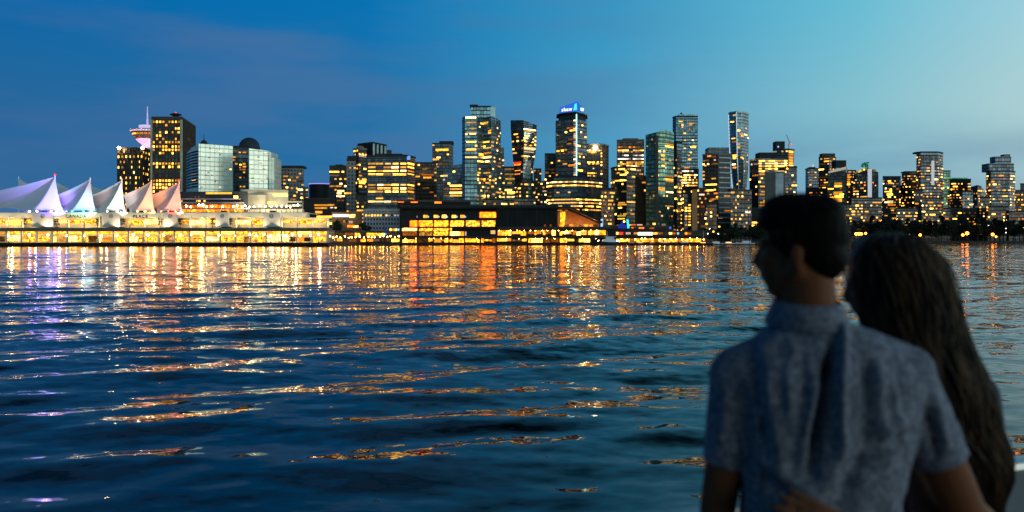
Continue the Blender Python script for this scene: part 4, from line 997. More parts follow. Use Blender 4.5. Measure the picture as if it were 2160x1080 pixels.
for k in range(nb):
    a = XL+k*stp
    m1 = rnd.choice(['shop','shop','shopw'])
    Y_ = YP+8.9
    def pane(px0, px1, py0, py1, m, Y__): wbox('window', pier, (PX((px0+px1)/2,Y__), Y__, (PZ(py0,Y__)+PZ(py1,Y__))/2), (abs(PX(px1,Y__)-PX(px0,Y__)), .3, abs(PZ(py0,Y__)-PZ(py1,Y__))), 0, WN[m])
    pane(a+1, a+stp-1.2, 488.4, 493.6, rnd.choice(['shop','hall','yellow']), Y_)
    c1 = a+stp*rnd.uniform(.3,.7)
    pane(a+1.2+rnd.random()*2, c1-.8, 497+rnd.random()*3, 508+rnd.random()*3, rnd.choice(['shopw','shopw','shop','shop','hall','orange']), Y_)  # glowing panel put in for the lit back wall of the arcade
    pane(c1+.6, a+stp-1.2-rnd.random()*3, 497+rnd.random()*4, 507+rnd.random()*4, rnd.choice(['shopw','shop','amber','shop','dim']), Y_)  # same again: the bright inside of the opening as an emitting panel
    if not any(x0-6 < a+stp/2 < x1+6 for x0, x1 in ((68,112),(215,253),(345,373),(455,482),(555,590))):
        pane(a+1, a+stp-1.2, 463+rnd.random()*2.5, 469+rnd.random()*6, rnd.choice(['shop','shop','yellow','shopw']), YP+7.9)
for k in range(nb+1):
    x = PX(XL+k*stp, YP); mb = MB()
    mb.box(x-.3, x+.3, YP+.8, YP+1.5, 2.0, PZ(486,YP+.5), plain('cream_column', (.5,.46,.38), .7)); mb.box(x-.25, x+.25, YP+2.1, YP+2.7, PZ(480.6,YP+2), PZ(459,YP+3), plain('cream_column', (.5,.46,.38), .7)); mb.build('column', pier)
BLK = plain('pale_block', (.45,.42,.40), .8, vary=.08)
for x0, x1 in ((68,112),(215,253),(345,373),(455,482),(555,590)):
    o = fbox('pavilion', x0, x1, 447.5, 478.5, YP+1.5, 8, BLK, pier)
    mb = MB(); c = PT((x0+x1)/2, 456, YP+1.45)
    for i in range(20):
        a0, a1 = 2*math.pi*i/20, 2*math.pi*(i+1)/20
        q = [(c.x+r*math.cos(a), YP+1.42, c.z+r*math.sin(a)) for a, r in ((a0,.8),(a1,.8),(a1,1.05),(a0,1.05))]; mb.poly(q, DARK)
    for a in (-.35, .35): mb.box(c.x+a-.12, c.x+a+.12, YP+1.4, YP+1.44, c.z-.4, c.z+.4, DARK)
    mb.build('emblem', pier)
    mb = MB(); mb.box(c.x-1.5, c.x+1.5, YP+3, YP+6, PZ(447.5,YP+1.5)+.01, PZ(447.5,YP+1.5)+.9, DARK); mb.build('roof_vent', pier)
INK = plain('black_letters', (.01,.01,.01), .6)
textmesh('CANADA', 2.25, PT(160,456.3,YP+2.93), INK, 'lettering', pier, .04, .05)
textmesh('PLACE', 2.25, PT(296,456.8,YP+2.93), INK, 'lettering', pier, .04, .05)
# the sails: each a hanging fabric tent pulled up to a mast
def fabric():
    m, n, l = newmat('sail_fabric'); out = N(n, 'ShaderNodeOutputMaterial'); b = N(n, 'ShaderNodeBsdfPrincipled'); tr = N(n, 'ShaderNodeBsdfTranslucent'); mx = N(n, 'ShaderNodeMixShader')
    uv = N(n, 'ShaderNodeUVMap'); s = N(n, 'ShaderNodeSeparateXYZ'); l.new(uv.outputs[0], s.inputs[0])
    seam = math_(n, l, 'LESS_THAN', math_(n, l, 'FRACT', math_(n, l, 'MULTIPLY', s.outputs[0], 9)), .06)
    l.new(mixc(n, l, seam, (.74,.74,.75), (.58,.58,.6)), b.inputs['Base Color']); b.inputs['Roughness'].default_value = .75
    tr.inputs[0].default_value = (.7,.7,.72,1); mx.inputs[0].default_value = .25
    l.new(b.outputs[0], mx.inputs[1]); l.new(tr.outputs[0], mx.inputs[2]); l.new(mx.outputs[0], out.inputs[0])
    return m
FAB = fabric()
def sail(base, peak, name='sail', scal=.25):
    """base: (column, row, distance, sag) corners in order; peak likewise"""
    B = [(PT(*p[:3]), p[3]) for p in base]; P = PT(*peak); mb = MB(); n, mm = 12, 18
    for i in range(len(B)):
        (a, pa), (b, pb) = B[i], B[(i+1) % len(B)]
        def S(s, t):
            q = a.lerp(b, s); inward = 4*s*(1-s); pw = pa+(pb-pa)*s
            q = q.lerp(P, .05*inward*(1-t)); q.z += scal*inward*(1-t)
            z = q.z+(P.z-q.z)*t**pw
            r = q.lerp(P, t); dent = 1-.08*inward*math.sin(math.pi*min(1, t))
            return Vector((P.x+(r.x-P.x)*dent, P.y+(r.y-P.y)*dent, z))
        for u in range(n):
            for v in range(mm):
                s0, s1, t0, t1 = u/n, (u+1)/n, v/mm, (v+1)/mm
                mb.poly([S(s0,t0),S(s1,t0),S(s1,t1),S(s0,t1)], FAB, [(i+s0,t0),(i+s1,t0),(i+s1,t1),(i+s0,t1)])
    return mb.build(name, pier, smooth=True)
def mast(px, py, Y, beacon=None, r=.38, z0=None):
    mb = MB(); mb.tube((PX(px,Y),Y,PZ(449,YP)), PT(px,py,Y), r, r*.7, plain('white_mast', (.75,.75,.75), .5, vary=.05), 8); o = mb.build('mast', pier)
    if beacon:
        q = MB(); c = PT(px,py-1.5,Y); q.lathe((c.x,c.y), [(0,c.z-.5),(.75,c.z),(0,c.z+.6)], WN[beacon], 8); d = q.build('beacon', o); d.location = (0,0,0)
POLE0 = plain('lamp_housing', (.04,.04,.04), .6)
def spot(px, py, Y, tx, ty, tY, e, col, ang=55, blend=.6):
    L = bpy.data.lights.new('sail_floodlight', 'SPOT'); L.energy = e; L.color = lin(col); L.spot_size = R(ang); L.spot_blend = blend; L.shadow_soft_size = .3
    o = bpy.data.objects.new('sail_floodlight', L); link(o, pier); p = PT(px,py,Y); q = PT(tx,ty,tY)
    o.location = p-Vector(pier.location); o.rotation_euler = (q-p).to_track_quat('-Z','Y').to_euler()
#        far left, front left, front right, back right, back left / peak
def sail_at(xl, fl, fr, px, py, row=411):
    sail(((xl,row,478,1.25),(xl+(fl-xl)*.45,440,482,1.35),(fl,449,459,1.7),(fr,449,459,2.3),(fr-5,438,484,2.3),(xl+10,row,500,1.25)), (px,py,468))
    mast(px, py-3, 468, 'red' if px in (116,378) else None)
for a in ((-60,56,142,116,373),(116,138,208,190,378),(192,208,268,257,380),(258,274,329,319,383),(318,331,387,378,384)): sail_at(*a)
sail_at(-260, -150, -70, -100, 374)
# rear row: peak at the left, fabric running down to the right
for px, x1, yp in ((39,112,376),(117,186,384),(192,250,392),(-52,36,384)):
    sail(((px-6,432,506,2.2),(px+4,432,497,2.2),(x1,411,497,1.3),(x1,411,520,1.3),(px,432,520,2)), (px,yp,508), 'rear_sail', .3); mast(px, yp-3, 508)
for px, py, Y, tx, ty, tY, e, col, ang in (
  (136,447,449, 92,416,466, 95000,(150,110,255),70), (128,447,446, 72,440,461, 34000,(105,80,255),40), (124,447,446, 108,425,464, 16000,(225,205,255),46),
  (204,447,449, 148,412,470, 60000,(80,75,255),44), (206,447,446, 158,434,462, 46000,(130,255,205),50), (200,447,447, 188,410,466, 16000,(255,190,190),52),
  (266,447,449, 236,426,466, 46000,(255,238,220),66), (262,447,447, 254,400,467, 12000,(225,200,255),46), (268,447,449, 222,424,468, 12000,(80,255,160),34),
  (328,447,449, 300,416,466, 50000,(255,150,70),62), (324,447,447, 314,410,466, 12000,(255,190,150),50),
  (385,447,449, 362,424,465, 70000,(255,112,72),66), (384,447,447, 342,436,462, 26000,(255,40,40),42), (380,447,447, 374,402,467, 10000,(255,150,90),48),
  (-70,447,446,-110,410,470, 15000,(200,210,255),80)): spot(px,py,Y,tx,ty,tY,e,col,ang)
for px, k in ((62,'v'),(78,'v'),(94,'v'),(108,'v'),(120,'v'),(140,'b'),(152,'g'),(176,'g'),(192,'p'),(226,'w'),(248,'w'),(262,'p'),(290,'o'),(306,'o'),(322,'p'),(340,'r'),(356,'r'),(370,'r'),(382,'p')):
    col, st_ = {'v':((130,85,255),150),'b':((60,70,255),30),'g':((90,255,190),7),'p':((255,190,190),7),'w':((255,236,215),9),'o':((255,150,60),30),'r':((255,84,44),26)}[k]
    mb = MB(); x, y, z = PX(px,YP+4.2), YP+4.2, PZ(449.2,YP+3)+.36
    mb.box(x-.3, x+.3, y-.15, y+.15, z, z+.14, POLE0); mb.lathe((x,y), [(0,z+.15),(.42,z+.3),(.5,z+.55),(.3,z+.85),(0,z+.95)], glow('flood_'+k, lin(col), st_), 8); mb.build('floodlight', pier)
# warm lamps under the awning light the walls, columns and fascia
for k in range(17):
    px = XL+25+k*50
    for z, Y_, e in ((6.0, YP+4.5, 900), (14.6, YP+4.2, 900)):
        L = bpy.data.lights.new('ceiling_lamp', 'POINT'); L.energy = e; L.color = (1,.72,.36); L.shadow_soft_size = .5
        o = bpy.data.objects.new('ceiling_lamp', L); link(o, pier); o.location = Vector((PX(px,Y_),Y_,z))-Vector(pier.location)
    L = bpy.data.lights.new('fascia_lamp', 'SPOT'); L.energy = 2600; L.color = (1,.78,.45); L.spot_size = R(130); L.shadow_soft_size = .3
    o = bpy.data.objects.new('fascia_lamp', L); link(o, pier); o.location = Vector((PX(px+20,YP-2),YP-1.5,11.2))-Vector(pier.location); o.rotation_euler = (R(135),0,0)

# promenade lamp posts, people sized trees and umbrellas on the terrace
POLE = plain('lamp_pole', (.05,.05,.05), .5, .5)
def lamp_proto(h, m, rad, label, group, arm=False):
    t = thing('lamp_post', label, 'lamp post', (0,0,0), group)
    a = MB(); a.tube((0,0,0),(0,0,h-rad), .13, .09, POLE, 7); a.tube((0,0,0),(0,0,.5), .28, .2, POLE, 7); a.build('pole', t)
    g_ = MB(); g_.lathe((0,0), [(0,h-rad),(rad*.75,h-rad*.6),(rad,h),(rad*.7,h+rad*.7),(0,h+rad)], m, 10); g_.build('globe', t, smooth=True)
    return t
def copy_tree(o, loc, rz=0, sc=1, label=None):
    c = o.copy(); C.objects.link(c); c.location = loc; c.rotation_euler = (0,0,rz); c.scale = (sc,)*3
    if label: c['label'] = label
    for ch in o.children:
        d = ch.copy(); C.objects.link(d); d.parent = c
    return c
def place(proto, spots):
    for i, (loc, rz, sc) in enumerate(spots):
        if i == 0: proto.location = loc; proto.rotation_euler = (0,0,rz); proto.scale = (sc,)*3
        else: copy_tree(proto, loc, rz, sc)
rnd = random.Random(12)
p = lamp_proto(4.0, WN['pearl'], .52, 'white globe lamp post in the row along the pier terminal apron', 'globe lamps along the pier apron')
place(p, [((PX(px,YP+2.5),YP+2.5,2.0),0,rnd.uniform(.9,1.1)) for px in [18,62,101,141,178,214,247,281,312,345,380,402,433,462,497,528,540,556,571,588,597,604,617,633,655,672]])
p = lamp_proto(3.6, WN['pearl'], .5, 'white globe lamp post on the pier roof terrace in front of the restaurant', 'globe lamps on the pier roof terrace')
place(p, [((PX(px,YP+6),YP+6,PZ(449.2,YP+3)+.35),0,rnd.uniform(.8,1.1)) for px in (393,402,420,428,436,447,470,492,500,511,517,526,536,548,560,572,583,594,604,612,620,628)])
p = lamp_proto(3.4, WN['goldlamp'], .34, 'small golden lamp post along the quay between pier terminal and waterfront hall', 'golden lamps along the quay')
place(p, [((PX(px,Y),Y,2.0),0,rnd.uniform(.8,1.15)) for px, Y in [(694+k*8.2+rnd.uniform(-2,2), 503+k*2.6) for k in range(19)]])
p = lamp_proto(3.6, WN['goldlamp'], .36, 'small golden lamp post in the row before the marina terminal', 'golden lamps before the marina terminal')
place(p, [((PX(px,Y),Y,.5),0,rnd.uniform(.8,1.1)) for px, Y in [(1312+k*13+rnd.uniform(-3,3), 583) for k in range(14)]])
p = lamp_proto(5.2, WN['sodium'], 1.15, 'orange street lamp glowing on the dark far shore beneath the far towers', 'orange lamps on the far shore')
place(p, [((PX(px,Y),Y,GROUND+dz),0,sc) for px, Y, sc, dz in ((1792,806,1,4),(1789,815,1,7),(1806,804,1.3,0),(1812,804,1.3,0),(1817,806,1.1,1),(1826,806,1,2),(1941,812,1.1,0),(2031,806,1.1,0),(2040,805,1.4,0),(2094,810,1.2,0),(2101,812,.8,0))])
p = lamp_proto(5.0, glow('amber_lamp', lin((255,150,90)), 6), .8, 'small amber shore lamp under the dark trees by the marina', 'amber lamps by the marina')
place(p, [((PX(px,Y),Y,GROUND),0,sc) for px, Y, sc in ((1531,690,1.1),(1552,700,1.0),(1573,715,.6))])
p = lamp_proto(6.0, glow('cool_lamp', lin((255,250,225)), 5), .45, 'small white lamp among the dark trees and floats of the marina', 'white lamps by the marina')
place(p, [((PX(px,Y),Y,GROUND+dz),0,1) for px, Y, dz in ((1481,665,2),(1497,670,4),(1493,650,0),(1515,664,0),(1478,655,0),(2122,812,2),(2122,815,6),(1466,650,1),(1908,830,8),(2085,830,9))])

rnd = random.Random(41)
PAR = [plain('parasol_cream', (.5,.42,.3), .8), plain('parasol_red', (.35,.06,.03), .8), plain('parasol_dark', (.05,.045,.04), .8)]
for k, (px, m_, word) in enumerate(((22,0,'cream'),(84,2,'dark'),(128,0,'cream'),(206,2,'dark'),(222,1,'red'),(262,0,'cream'),(300,1,'red'),(365,0,'cream'),(412,2,'dark'),(422,1,'red'),(476,2,'dark'),(512,0,'cream'),(566,1,'red'),(608,0,'cream'))):
    where = ['at the far left of the apron','below the first clock pavilion','under the first word of the lettering','left of the second pavilion','below the second pavilion','right of the second pavilion','under the second word of the lettering','right of the third pavilion','between third and fourth pavilions','beside a dark parasol near the fourth pavilion','below the fourth pavilion','between fourth and fifth pavilions','below the fifth pavilion','near the right end of the apron'][k]
    x, y = PX(px,YP+4), YP+3.4
    t = thing('parasol', word+' cafe parasol '+where, 'parasol', (x,y,2.0), 'cafe parasols on the pier apron')
    a = MB(); a.tube((x,y,2.0),(x,y,4.5), .06, .05, POLE, 6); a.build('pole', t)
    a = MB(); a.lathe((x,y), [(1.55,4.0),(1.5,4.12),(.7,4.5),(0,4.75)], PAR[m_], 8); a.build('canopy', t)
# ------------------------------------------------------------------ waterfront hall
YH = 560.0
hall = thing('waterfront_hall', 'dark flat roofed waterfront hall with three storeys of orange glazing above a long quay', 'convention hall', (PX(1050,YH),YH,0))
def hbox(name, px0, px1, py0, py1, dY, d, m): return fbox(name, px0, px1, py0, py1, YH+dY, d, m, hall)
hbox('quay', 790, 1505, 512.6, 522, -6, 14, TIMBER)
hbox('lower_floor', 845, 1300, 502, 512.6, 4, 30, BLACK)
hbox('deck_slab', 845, 1300, 498.4, 502, -1, 40, DARK)
hbox('middle_floor', 845, 1300, 483, 498.4, 3, 30, BLACK)
hbox('floor_slab', 845, 1052, 478.6, 483, 0, 40, BLACK); hbox('floor_slab', 1052.2, 1300, 478, 483.5, 0, 40, plain('brown_slab', (.05,.04,.04), .8))
hbox('upper_floor', 845, 1047, 464, 478.6, 3, 40, BLACK)
hbox('attic', 845, 1047, 436, 464, 6, 40, BLACK)
hbox('glass_box', 1047.3, 1176, 436.5, 478, 1, 45, plain('smoked_glass', (.008,.009,.010), .6))
mb = MB()
for k in range(7): x = PX(1050+k*20.5, YH+1); mb.box(x-.15,x+.15,YH+.75,YH+.98,PZ(478,YH+1),PZ(440,YH+1),DARK)
mb.build('mullions', hall)
# green roof, slightly pitched, with a thick dark edge
mb = MB(); A = [PT(843,437,YH+2), PT(1178,436,YH-2), PT(1178,432.5,YH+60), PT(843,433,YH+60)]
mb.poly(A, plain('grass_roof', (.018,.022,.014), .95, scale=.3)); D = Vector((0,0,-1.1))
for i in range(4): mb.poly([A[i]+D, A[(i+1)%4]+D, A[(i+1)%4], A[i]], BLACK)
mb.poly([a+D for a in A][::-1], BLACK)
mb.build('roof', hall)
def hwin(px0, px1, py0, py1, m, dY, name='window'):
    Y = YH+dY; wbox(name, hall, (PX((px0+px1)/2,Y),Y,(PZ(py0,Y)+PZ(py1,Y))/2), (PX(px1,Y)-PX(px0,Y), .3, PZ(py0,Y)-PZ(py1,Y)), 0, WN[m])
for x0, x1, c in ((865,882,'ember'),(884.5,913,'hall'),(915.5,946.5,'hall'),(949.5,980,'shop'),(983,1013.5,'shop'),(1016.5,1046,'shop')): hwin(x0, x1, 465.3, 477.6, c, 2.9)
for x in (893,915,932.5,953,971): hwin(x, x+9, 453.5, 459.6, 'amber', 5.9); hwin(x+9.6, x+12, 455.5, 459, 'sky', 5.9)
hwin(878.5, 881, 455, 459, 'rose', 5.9)
hwin(1012, 1046, 447.5, 459, 'ember', 5.9, 'light_panel')
hwin(846.5, 881, 481.0, 487.0, 'shopw', -.05); 
for x0, x1 in ((884,912),(915,946),(949,953)): hwin(x0, x1, 481.2, 487.2, 'shop', -.05)
rnd = random.Random(8)
for x0, x1, c in ((849,881,'orange'),(884.5,912,'dim'),(915,946,'shop'),(949,971,'shopw'),(972,978,'ember'),(980,984,'rose')): hwin(x0, x1, 488.5, 497, c, 2.9)
hwin(1035, 1046, 486, 493.5, 'cream', 2.9)
def bay(x0, x1, py0, py1, dY, cs):
    cut = [x0]+sorted(rnd.uniform(x0+5, x1-5) for _ in range(2))+[x1]
    for a, c in zip(cut, cut[1:]):
        if c-a > 1.5: hwin(a+.25, c-.25, py0+rnd.choice([0,0,.8,2.4]), py1-rnd.choice([0,0,1,3]), rnd.choice(cs), dY)
for x0, x1 in ((1050,1078),(1080,1110),(1112.5,1142),(1145,1172),(1180,1205),(1208,1238),(1240,1278)): bay(x0, x1, 485.8, 496.5, 2.9, ['hall','shop','shopw','amber','yellow','orange'])
for k in range(13):
    x0 = 849+k*33.2
    if x0+30 < 1262: bay(x0, x0+30.2, 502.8, 511.6, 3.9, ['hall','shop','hall','amber','orange','yellow','dim'])
for k in range(34):
    for py, dY in ((503.2,1.5),(486.3,1.5)):
        px = 853+k*12.6+rnd.uniform(-3,3)
        if (py > 490 or px > 1050) and rnd.random() < .75:
            c = PT(px,py,YH+dY); mb = MB(); mb.lathe((c.x,c.y), [(0,c.z-.22),(.26,c.z),(0,c.z+.2)], WN['goldlamp'], 7); mb.build('ceiling_lamp', hall)
for k in range(14):
    x = PX(847+k*33.2, YH-.6); mb = MB(); mb.box(x-.35, x+.35, YH-.9, YH-.3, 1.3, PZ(498.4,YH-1), BLACK); mb.build('column', hall)
for k in range(8):
    x = PX(847.5+k*33, YH-.2) if k < 7 else PX(1046.6, YH); mb = MB(); mb.box(x-.28, x+.28, YH-.5, YH-.06, PZ(498.4,YH-1), PZ(464,YH), BLACK); mb.build('mullion', hall)
for k in range(54):
    x0 = 849+k*8.25
    for py0, py1, dY in ((485.8,496.5,2.7),(502.8,511.6,3.7)):
        if (x0 < 1047 or x0 < 1275) and not (py0 < 490 and 980 < x0 < 1049):
            x = PX(x0,YH+dY); mb = MB(); mb.box(x-.07, x+.07, YH+dY-.12, YH+dY+.04, PZ(py1,YH+dY), PZ(py0,YH+dY), BLACK); mb.build('mullion', hall)
# the wedge ended lobby with its timber lined slope
WOOD = plain('timber_lining', (.30,.12,.04), .6, scale=.8)
mb = MB(); Y0, Y1 = YH+2, YH+30
w = [PT(1176,478,Y0+12), PT(1264,478,Y0+12), PT(1264,472,Y0+12), PT(1200,444,Y0+12), PT(1176,444,Y0+12)]
mb.poly(w, WOOD); mb.build('timber_wall', hall)
mb = MB(); top = [PT(1168,439,Y0-4), PT(1204,439.5,Y0-4), PT(1271,470.5,Y0-4)]
bk = [p_+Vector((0,34,0)) for p_ in top]
for i in range(2):
    a, b_, c, d = top[i], top[i+1], bk[i+1], bk[i]; th = Vector((0,0,1.2))
    mb.poly([a,b_,c,d], BLACK); mb.poly([a+th,b_+th,c+th,d+th], BLACK); mb.poly([a,b_,b_+th,a+th], BLACK)
mb.build('sloping_roof', hall)
hwin(1182, 1192, 447, 474, 'hall', 6, 'lit_panel'); hwin(1177,1181,450,476,'orange',6); 
for k in range(8): hwin(1181+k*10.2, 1189+k*10.2, 473.5, 477.6, rnd.choice(['orange','hall','dim','ember']), 5)
for px, y0 in ((1180,446),(1194,446),(1203,463),(1230,462),(1243,468),(1262,474)):
    mb = MB(); x = PX(px,Y0); mb.box(x-.18, x+.18, Y0, Y0+.4, PZ(478,Y0), PZ(y0,Y0), plain('lit_post', (.5,.36,.22), .6)); mb.build('post', hall)
for px, z in ((1200,14.5),(1225,14),(1248,13.2)):
    L = bpy.data.lights.new('lobby_lamp', 'POINT'); L.energy = 1500; L.color = (1,.6,.25); L.shadow_soft_size = .4
    o = bpy.data.objects.new('lobby_lamp', L); link(o, hall); o.location = Vector((PX(px,YH+8),YH+8,z))-Vector(hall.location)
for px in (1149.5, 1161.5): hwin(px-2, px+2, 473.5, 477.5, 'orange', .9)

# white gridded customs block and the shore decks left of the hall
b = Bld('harbour_office', 'low white gridded block with one bright row of panes, left of the waterfront hall', 'building',
        [(766,590),(843,590)], 443.5, 14, curtain('white_grid', (.02,.022,.03), (.34,.32,.36), 3.05, 2.05, .5, .45, .4, .1), STONE, ref=590)
for k in range(12):
    if k not in (6, 9): b.win(770.5+k*6.1, 774.3+k*6.1, 452.5, 456, ['amber','amber','yellow','cream','white'][min(4, k//2)])
for k in range(4): b.win(822+k*5.4, 826+k*5.4, 482, 491, ['yellow','cream','amber','sky'][k])
b.done()
b = Bld('seawall_pavilion', 'low timber quay pavilion with one long yellow strip window', 'building', [(690,520),(760,540),(846,556)], 489, 8, plain('quay_timber', (.05,.04,.03), .8), DARK, ref=525)
for a in ((748,772,491,497,'shop'),(773,802,491.5,497.5,'shop'),(803,812,492,497.5,'amber'),(728,746,491,497,'orange'),(703,724,492,498,'dim'),(736,752,504,510,'orange'),(757,771,504,510,'hall'),(775,787,504,509.5,'orange'),(789,800,504,509,'rose'),(806,822,504,509,'dim'),(826,842,504,510,'amber'),(696,706,500,508,'shopw'),(710,722,502,509,'amber')): b.win(*a)
b.done()
b = Bld('ferry_shed', 'small flat grey shed roof behind the globe lamps at the right end of the pier', 'shed', [(685,505),(706,507)], 489, 6, plain('shed_grey', (.16,.15,.17), .7), CONC, ref=505); b.done()
b = Bld('kiosk', 'white lit kiosk block at the right end of the pier terminal', 'kiosk', [(632,470),(684,476)], 488, 8, FASC, FASC, ref=472)
for k in range(8): b.win(634+k*6, 638.6+k*6, 490, 496, ['shop','shopw'][k % 2]); b.win(634+k*6, 639+k*6, 499, 508, ['shopw','shop','shopw'][k % 3])
b.done()
# long low marina terminal
b = Bld('marina_terminal', 'very long low marina building with a continuous yellow window band and a white screen', 'building',
        [(1296,604),(1400,612),(1492,640)], 488, 8, plain('marina_wall', (.05,.035,.025), .8), BLACK, ref=604)
b.win(1345.5,1376.5,488.4,496,'white','screen')
for x0, x1, c in ((1300,1312,'amber'),(1337,1344,'amber'),(1378,1386,'amber'),(1386,1394,'rose'),(1387,1398,'orange'),(1411,1417,'shopw'),(1417,1425,'orange'),(1428,1432,'sky'),(1445,1455,'ember'),(1449,1458,'orange'),(1304,1314,'red'),(1320,1330,'rose')): b.win(x0, x1, 489, 494.5, c)
for k in range(19): b.win(1299+k*10, 1308.4+k*10, 503.5, 510.5, ['shop','hall','shop','orange','shop'][k % 5])
b.done()
mb = MB(); mb.box(PX(1296,602), PX(1494,602), 601, 603.2, PZ(502.5,602), PZ(497.6,602), BLACK); mb.build('canopy', b.root)
for k in range(6):
    x = PX(1412+k*5, 603); q = MB(); q.tube((x,602.9,PZ(510,603)), (x+.9,602.9,PZ(504,603)), .12, .12, plain('pale_truss', (.6,.56,.46), .6), 5); q.tube((x+1.7,602.9,PZ(510,603)), (x+.9,602.9,PZ(504,603)), .12, .12, plain('pale_truss', (.6,.56,.46), .6), 5); q.build('truss', b.root)
b = Bld('plaza_pavilion', 'low plaza pavilion with red and orange signs right of the wedge lobby', 'building', [(1286,650),(1410,655)], 478, 12, plain('plaza_wall', (.06,.035,.03), .8), BROWNC, ref=650)
for a in ((1330,1342,473,480,'orange'),(1332,1336,478,481,'ember'),(1344,1355,473,476,'rose'),(1396,1404,472,477,'rose'),(1288,1296,476,482,'red'),(1306,1313,482,486,'ember'),(1348,1358,479,482,'ember'),(1370,1380,480,483,'orange')): b.win(*a)
b.done()
def slab_sign(name, label, cat, pts, Y, m, th=.8):
    t = thing(name, label, cat, (PT(*pts[0],Y).x, Y, PT(*pts[0],Y).z))
    mb = MB(); P_ = [PT(a,c,Y) for a,c in pts]; k = Vector((0,th,0))
    mb.poly(P_, m); mb.poly([q+k for q in P_][::-1], m)
    for q, r in zip(P_, P_[1:]+P_[:1]): mb.poly([q,q+k,r+k,r], m)
    mb.build('panel', t); return t
t = slab_sign('banner_pylon', 'upright pale blue lit pylon at the tip of the wedge lobby', 'pylon', [(1267,478),(1271.5,478),(1272,461.5),(1267.5,462)], 590, WN['sky'])
mb = MB(); mb.box(PX(1266.5,590),PX(1272.4,590),589.6,591.4,GROUND,PZ(478,590)-.02,DARK); mb.build('plinth', t)
t = slab_sign('sculpture', 'slanting cyan lit plaza sculpture beside a blue tent', 'sculpture', [(1324,482),(1328,481),(1325.5,462),(1321.5,462.5)], 640, WN['cyan'], 1.2)
mb = MB(); mb.box(PX(1322,640),PX(1330,640),639.4,642.4,GROUND,PZ(482,640)-.02,DARK); mb.build('plinth', t)
t = thing('tent', 'deep blue lit peaked tent on the plaza left of the cyan sculpture', 'tent', (PX(1313,640),640,GROUND))
mb = MB(); c = PT(1313,480,642); mb.lathe((c.x,c.y), [(3.6,c.z-.6),(3.4,c.z+.6),(1.4,c.z+3.0),(.2,PZ(466,642)),(0,PZ(465,642))], glow('tent_blue', lin((45,70,200)), .55), 6); mb.build('canopy', t)
mb = MB(); mb.lathe((c.x,c.y), [(3.2,GROUND),(3.2,c.z-.62)], DARK, 6); mb.build('skirt', t)
t = slab_sign('banner_pylon', 'small blue lit banner at the left edge of the dark trees', 'pylon', [(1412,483),(1416,483),(1415.5,477.5),(1412.5,478)], 650, glow('banner_blue', lin((70,130,255)), .9))
mb = MB(); mb.box(PX(1411.5,650),PX(1416.5,650),649.8,651,GROUND,PZ(483,650)-.02,DARK); mb.build('plinth', t)
# pixelated blue statue stand-in on a plaza plinth
t = thing('statue', 'upright blue and white lit plaza statue left of the waterfront hall', 'statue', (PX(813,545),545,GROUND))
mb = MB(); sx = PX(813,545)
for z0, z1, w0, dx in ((6.5,8.2,1.3,.2),(8.2,9.8,1.6,0),(9.8,11.2,1.3,-.3),(11.2,12.4,.8,-.8)): mb.box(sx+dx-w0/2, sx+dx+w0/2, 544.5, 545.7, z0, z1, glow('statue_blue', lin((60,95,150)), .35))
mb.build('body', t)
mb = MB(); mb.box(sx-.5, sx+.7, 544.2, 544.45, 6.6, 7.6, glow('statue_white', lin((170,215,255)), 1)); mb.build('chest', t)
mb = MB(); mb.box(sx-1.2, sx+1.2, 544.2, 546.2, GROUND, 6.49, DARK); mb.build('plinth', t)

